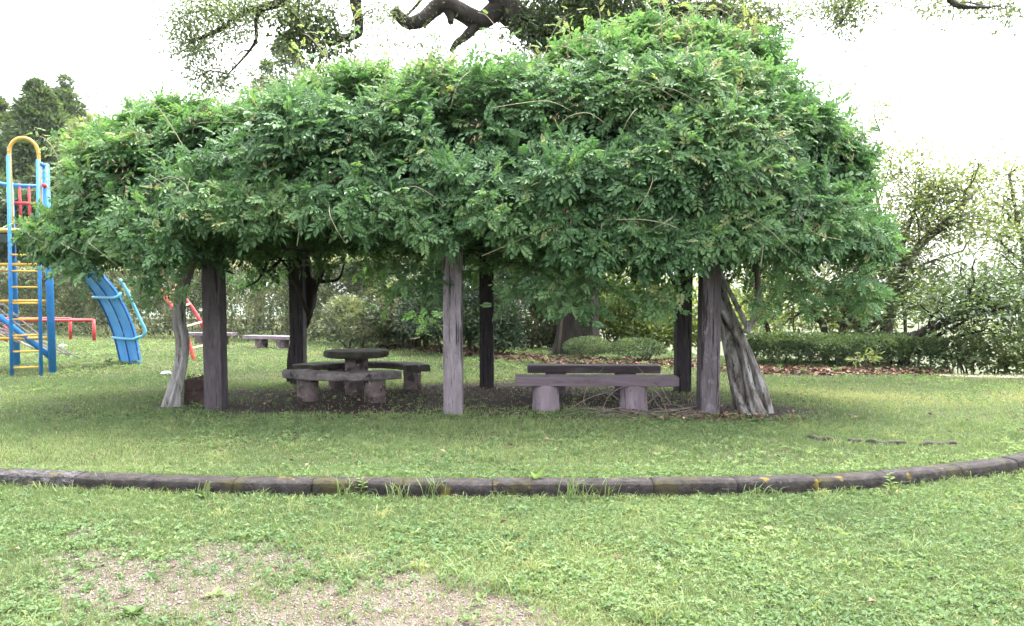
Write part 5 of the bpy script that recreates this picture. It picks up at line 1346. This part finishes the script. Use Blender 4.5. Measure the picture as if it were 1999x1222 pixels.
def build_far_trees():
    def conifer(label, u, vt, Y, wb, t0, n=230, zb=0):
        top = A(u, vt, Y); h = top[2]; base = np.array([top[0], Y, 0.])
        root = empty('cedar_tree', base, label, 'tree', 'tall cedars beyond the far hedge')
        mb = MB(); tube(mb, np.array([base - [0, 0, .3], base + [0, 0, h * .5], base + [0, 0, h * .97]]), [.45, .3, .04], 10); mb.build('trunk', M['bark_mid'], root, smooth=True)
        mb = MB(); C = []
        for _ in range(n):
            s = random.random() ** .75; z = h * (.06 + .93 * (1 - s) if False else .98 - .92 * s); r = wb * 1.05 * (s ** .85) * random.uniform(.6, 1.05); a = random.uniform(0, 6.28)
            C.append((base + np.array([math.cos(a) * r, math.sin(a) * r, z]), .34 + .62 * s, a))
        for (c, s, a) in C:
            k = 95; d = rand_dirs(k); P = c + d * np.array([1.15, 1.15, .8]) * (s * RNG.uniform(.6, 1.0, k))[:, None]
            out = np.array([math.cos(a), math.sin(a), -.2])
            D = nrm(d + out * .5 + RNG.normal(0, .35, (k, 3)) + [0, 0, .1]); N = nrm(d * .8 + np.array([0, 0, .6]) + RNG.normal(0, .3, (k, 3))); L = RNG.uniform(.28, .55, k) * (.6 + .5 * s)
            leaves(mb, P, D, N, L, L * .36, np.clip(random.gauss(t0, .13) + RNG.normal(0, .12, k), 0, 1))
        mb.build('crown', M['cedar'], root)
    conifer('tall pointed cedar, second from the left edge behind the yellow arch', 72, 145, 50, 5.4, .5, 520)
    conifer('slimmer cedar just right of the one behind the yellow arch', 126, 143, 56, 5.2, .42, 460)
    conifer('rounded cedar cut by the left edge of the photo', -15, 168, 52, 5.6, .55, 460)
    conifer('pale lone cedar whose tip rises over the middle of the wisteria', 556, 58, 66, 11, .55, 560)
    def broad(label, u, v, Y, rad, n, t0, mat='lighttree', zt=None):
        c = A(u, v, Y); root = empty('leafy_tree', (c[0], Y, 0), label, 'tree', 'leafy trees beyond the far hedge')
        mb, tips = MB(), []; b = np.array([c[0], Y, -.2])
        tube(mb, spline([b, b * [1, 1, 0] + [.2, 0, c[2] * .5], c], 6), np.linspace(.3, .12, 13), 8)
        for k in range(6): grow(mb, c * [1, 1, .75], (math.cos(k), math.sin(k), .5), rad[0] * .7, .1, 1, tips)
        mb.build('trunk', M['bark_mid'], root, smooth=True)
        mb = MB()
        for k in range(14):
            d = rand_dirs(1)[0]; shrub_mass(mb, c + d * np.array(rad) * .62, np.array(rad) * random.uniform(.3, .5), n // 14, .34, .5, t0, sd=k + int(u), lump=.4, inner=.7)
        mb.build('crown', M[mat], root)
    broad('broad leafy tree between the cedars and the wisteria edge', 215, 330, 44, (3.4, 2.5, 3.2), 9000, .55)
    broad('dark leafy tree behind the climbing tower platform', 60, 420, 42, (4.0, 2.5, 3.2), 9000, .25, 'cedar')
    broad('small leafy tree peeping over the wisteria next to the pale lone cedar', 320, 262, 40, (2.0, 1.6, 2.2), 4200, .55)
    broad('dark leafy tree behind the tall hedge seen under the wisteria', 500, 460, 40, (4.6, 2.5, 2.2), 8000, .2, 'cedar')
    broad('dark spreading tree behind the tall hedge in line with the table', 760, 470, 36, (5.0, 2.5, 2.4), 8000, .25, 'camphor')
build_far_trees()

# far road edge at the right end of the lawn
def build_path():
    mb = MB(); x = np.linspace(8.35, 16, 24); y0 = np.interp(x, [8.35, 9, 16], [14.35, 14.0, 13.2])
    V = np.concatenate([np.stack([x, y0, gz(x, y0) + .022], -1), np.stack([x, y0 + .5, gz(x, y0 + .35) + .022], -1), np.stack([x, y0, gz(x, y0) - .1], -1)])
    j = np.arange(23); mb.add(V, np.concatenate([np.stack([j, j + 1, j + 25, j + 24], -1), np.stack([j + 48, j + 49, j + 1, j], -1)]))
    tag(mb.build('path', M['concrete']), kind='structure')
build_path()

build_grass(); build_weeds(); build_litter()

# ------------------------------------------------------------------ damp summer air
def build_haze():
    mb = MB(); x0, x1, y0, y1, z0, z1 = -2620, 2620, -430, 4100, -18, 62
    V = [(x, y, z) for z in (z0, z1) for (x, y) in ((x0, y0), (x1, y0), (x1, y1), (x0, y1))]
    mb.add(V, [(3, 2, 1, 0), (4, 5, 6, 7), (0, 1, 5, 4), (1, 2, 6, 5), (2, 3, 7, 6), (3, 0, 4, 7)])
    m = bpy.data.materials.new('damp_air'); m.use_nodes = True; nt = m.node_tree; nt.nodes.clear()
    v = nt.nodes.new('ShaderNodeVolumePrincipled'); o = nt.nodes.new('ShaderNodeOutputMaterial')
    v.inputs['Color'].default_value = (.95, .97, 1, 1); v.inputs['Density'].default_value = HAZE; v.inputs['Anisotropy'].default_value = .3
    nt.links.new(v.outputs[0], o.inputs['Volume'])
    tag(mb.build('haze', m), kind='stuff')
HAZE = .00015
build_haze()

# ------------------------------------------------------------------ light, sky, camera
AZ, EL = R(30), R(70)
w = bpy.data.worlds.new('World'); SC.world = w; w.use_nodes = True
nt = w.node_tree; bg = nt.nodes['Background']
sky = nt.nodes.new('ShaderNodeTexSky'); sky.sky_type = 'NISHITA'; sky.sun_disc = False
sky.sun_elevation = EL; sky.sun_rotation = AZ; sky.air_density = 1.2; sky.dust_density = 6; sky.ozone_density = 1.0
hs = nt.nodes.new('ShaderNodeHueSaturation'); hs.inputs['Saturation'].default_value = .22      # thin overcast: nearly white
nt.links.new(sky.outputs[0], hs.inputs['Color']); nt.links.new(hs.outputs[0], bg.inputs[0])
bg.inputs[1].default_value = .15
sl = bpy.data.lights.new('sun', 'SUN'); sl.energy = .7; sl.angle = R(20); sl.color = (1, .96, .90)
so = bpy.data.objects.new('sun', sl); COL.objects.link(so); so.location = (20, 20, 30)
so.rotation_euler = Vector((math.sin(AZ) * math.cos(EL), math.cos(AZ) * math.cos(EL), math.sin(EL))).to_track_quat('Z', 'Y').to_euler()

cd = bpy.data.cameras.new('camera'); cam = bpy.data.objects.new('camera', cd); COL.objects.link(cam)
cam.location = (0, 0, H); cam.rotation_euler = (math.pi / 2 - PITCH, 0, 0)
cd.sensor_width = 36; cd.lens = 36 * F / 1999; cd.shift_y = (CV - 611) / 1999; cd.clip_end = 9000; cd.clip_start = .05
SC.camera = cam
vs = SC.view_settings; vs.view_transform = 'Standard'; vs.look = 'None'; vs.exposure = 3.2; vs.gamma = 1
cy = SC.cycles; cy.max_bounces = 7; cy.diffuse_bounces = 3; cy.glossy_bounces = 2; cy.transmission_bounces = 4; cy.transparent_max_bounces = 4
cy.sample_clamp_direct = .7; cy.sample_clamp_indirect = .3; cy.use_denoising = True; cy.use_adaptive_sampling = True; cy.adaptive_threshold = .02
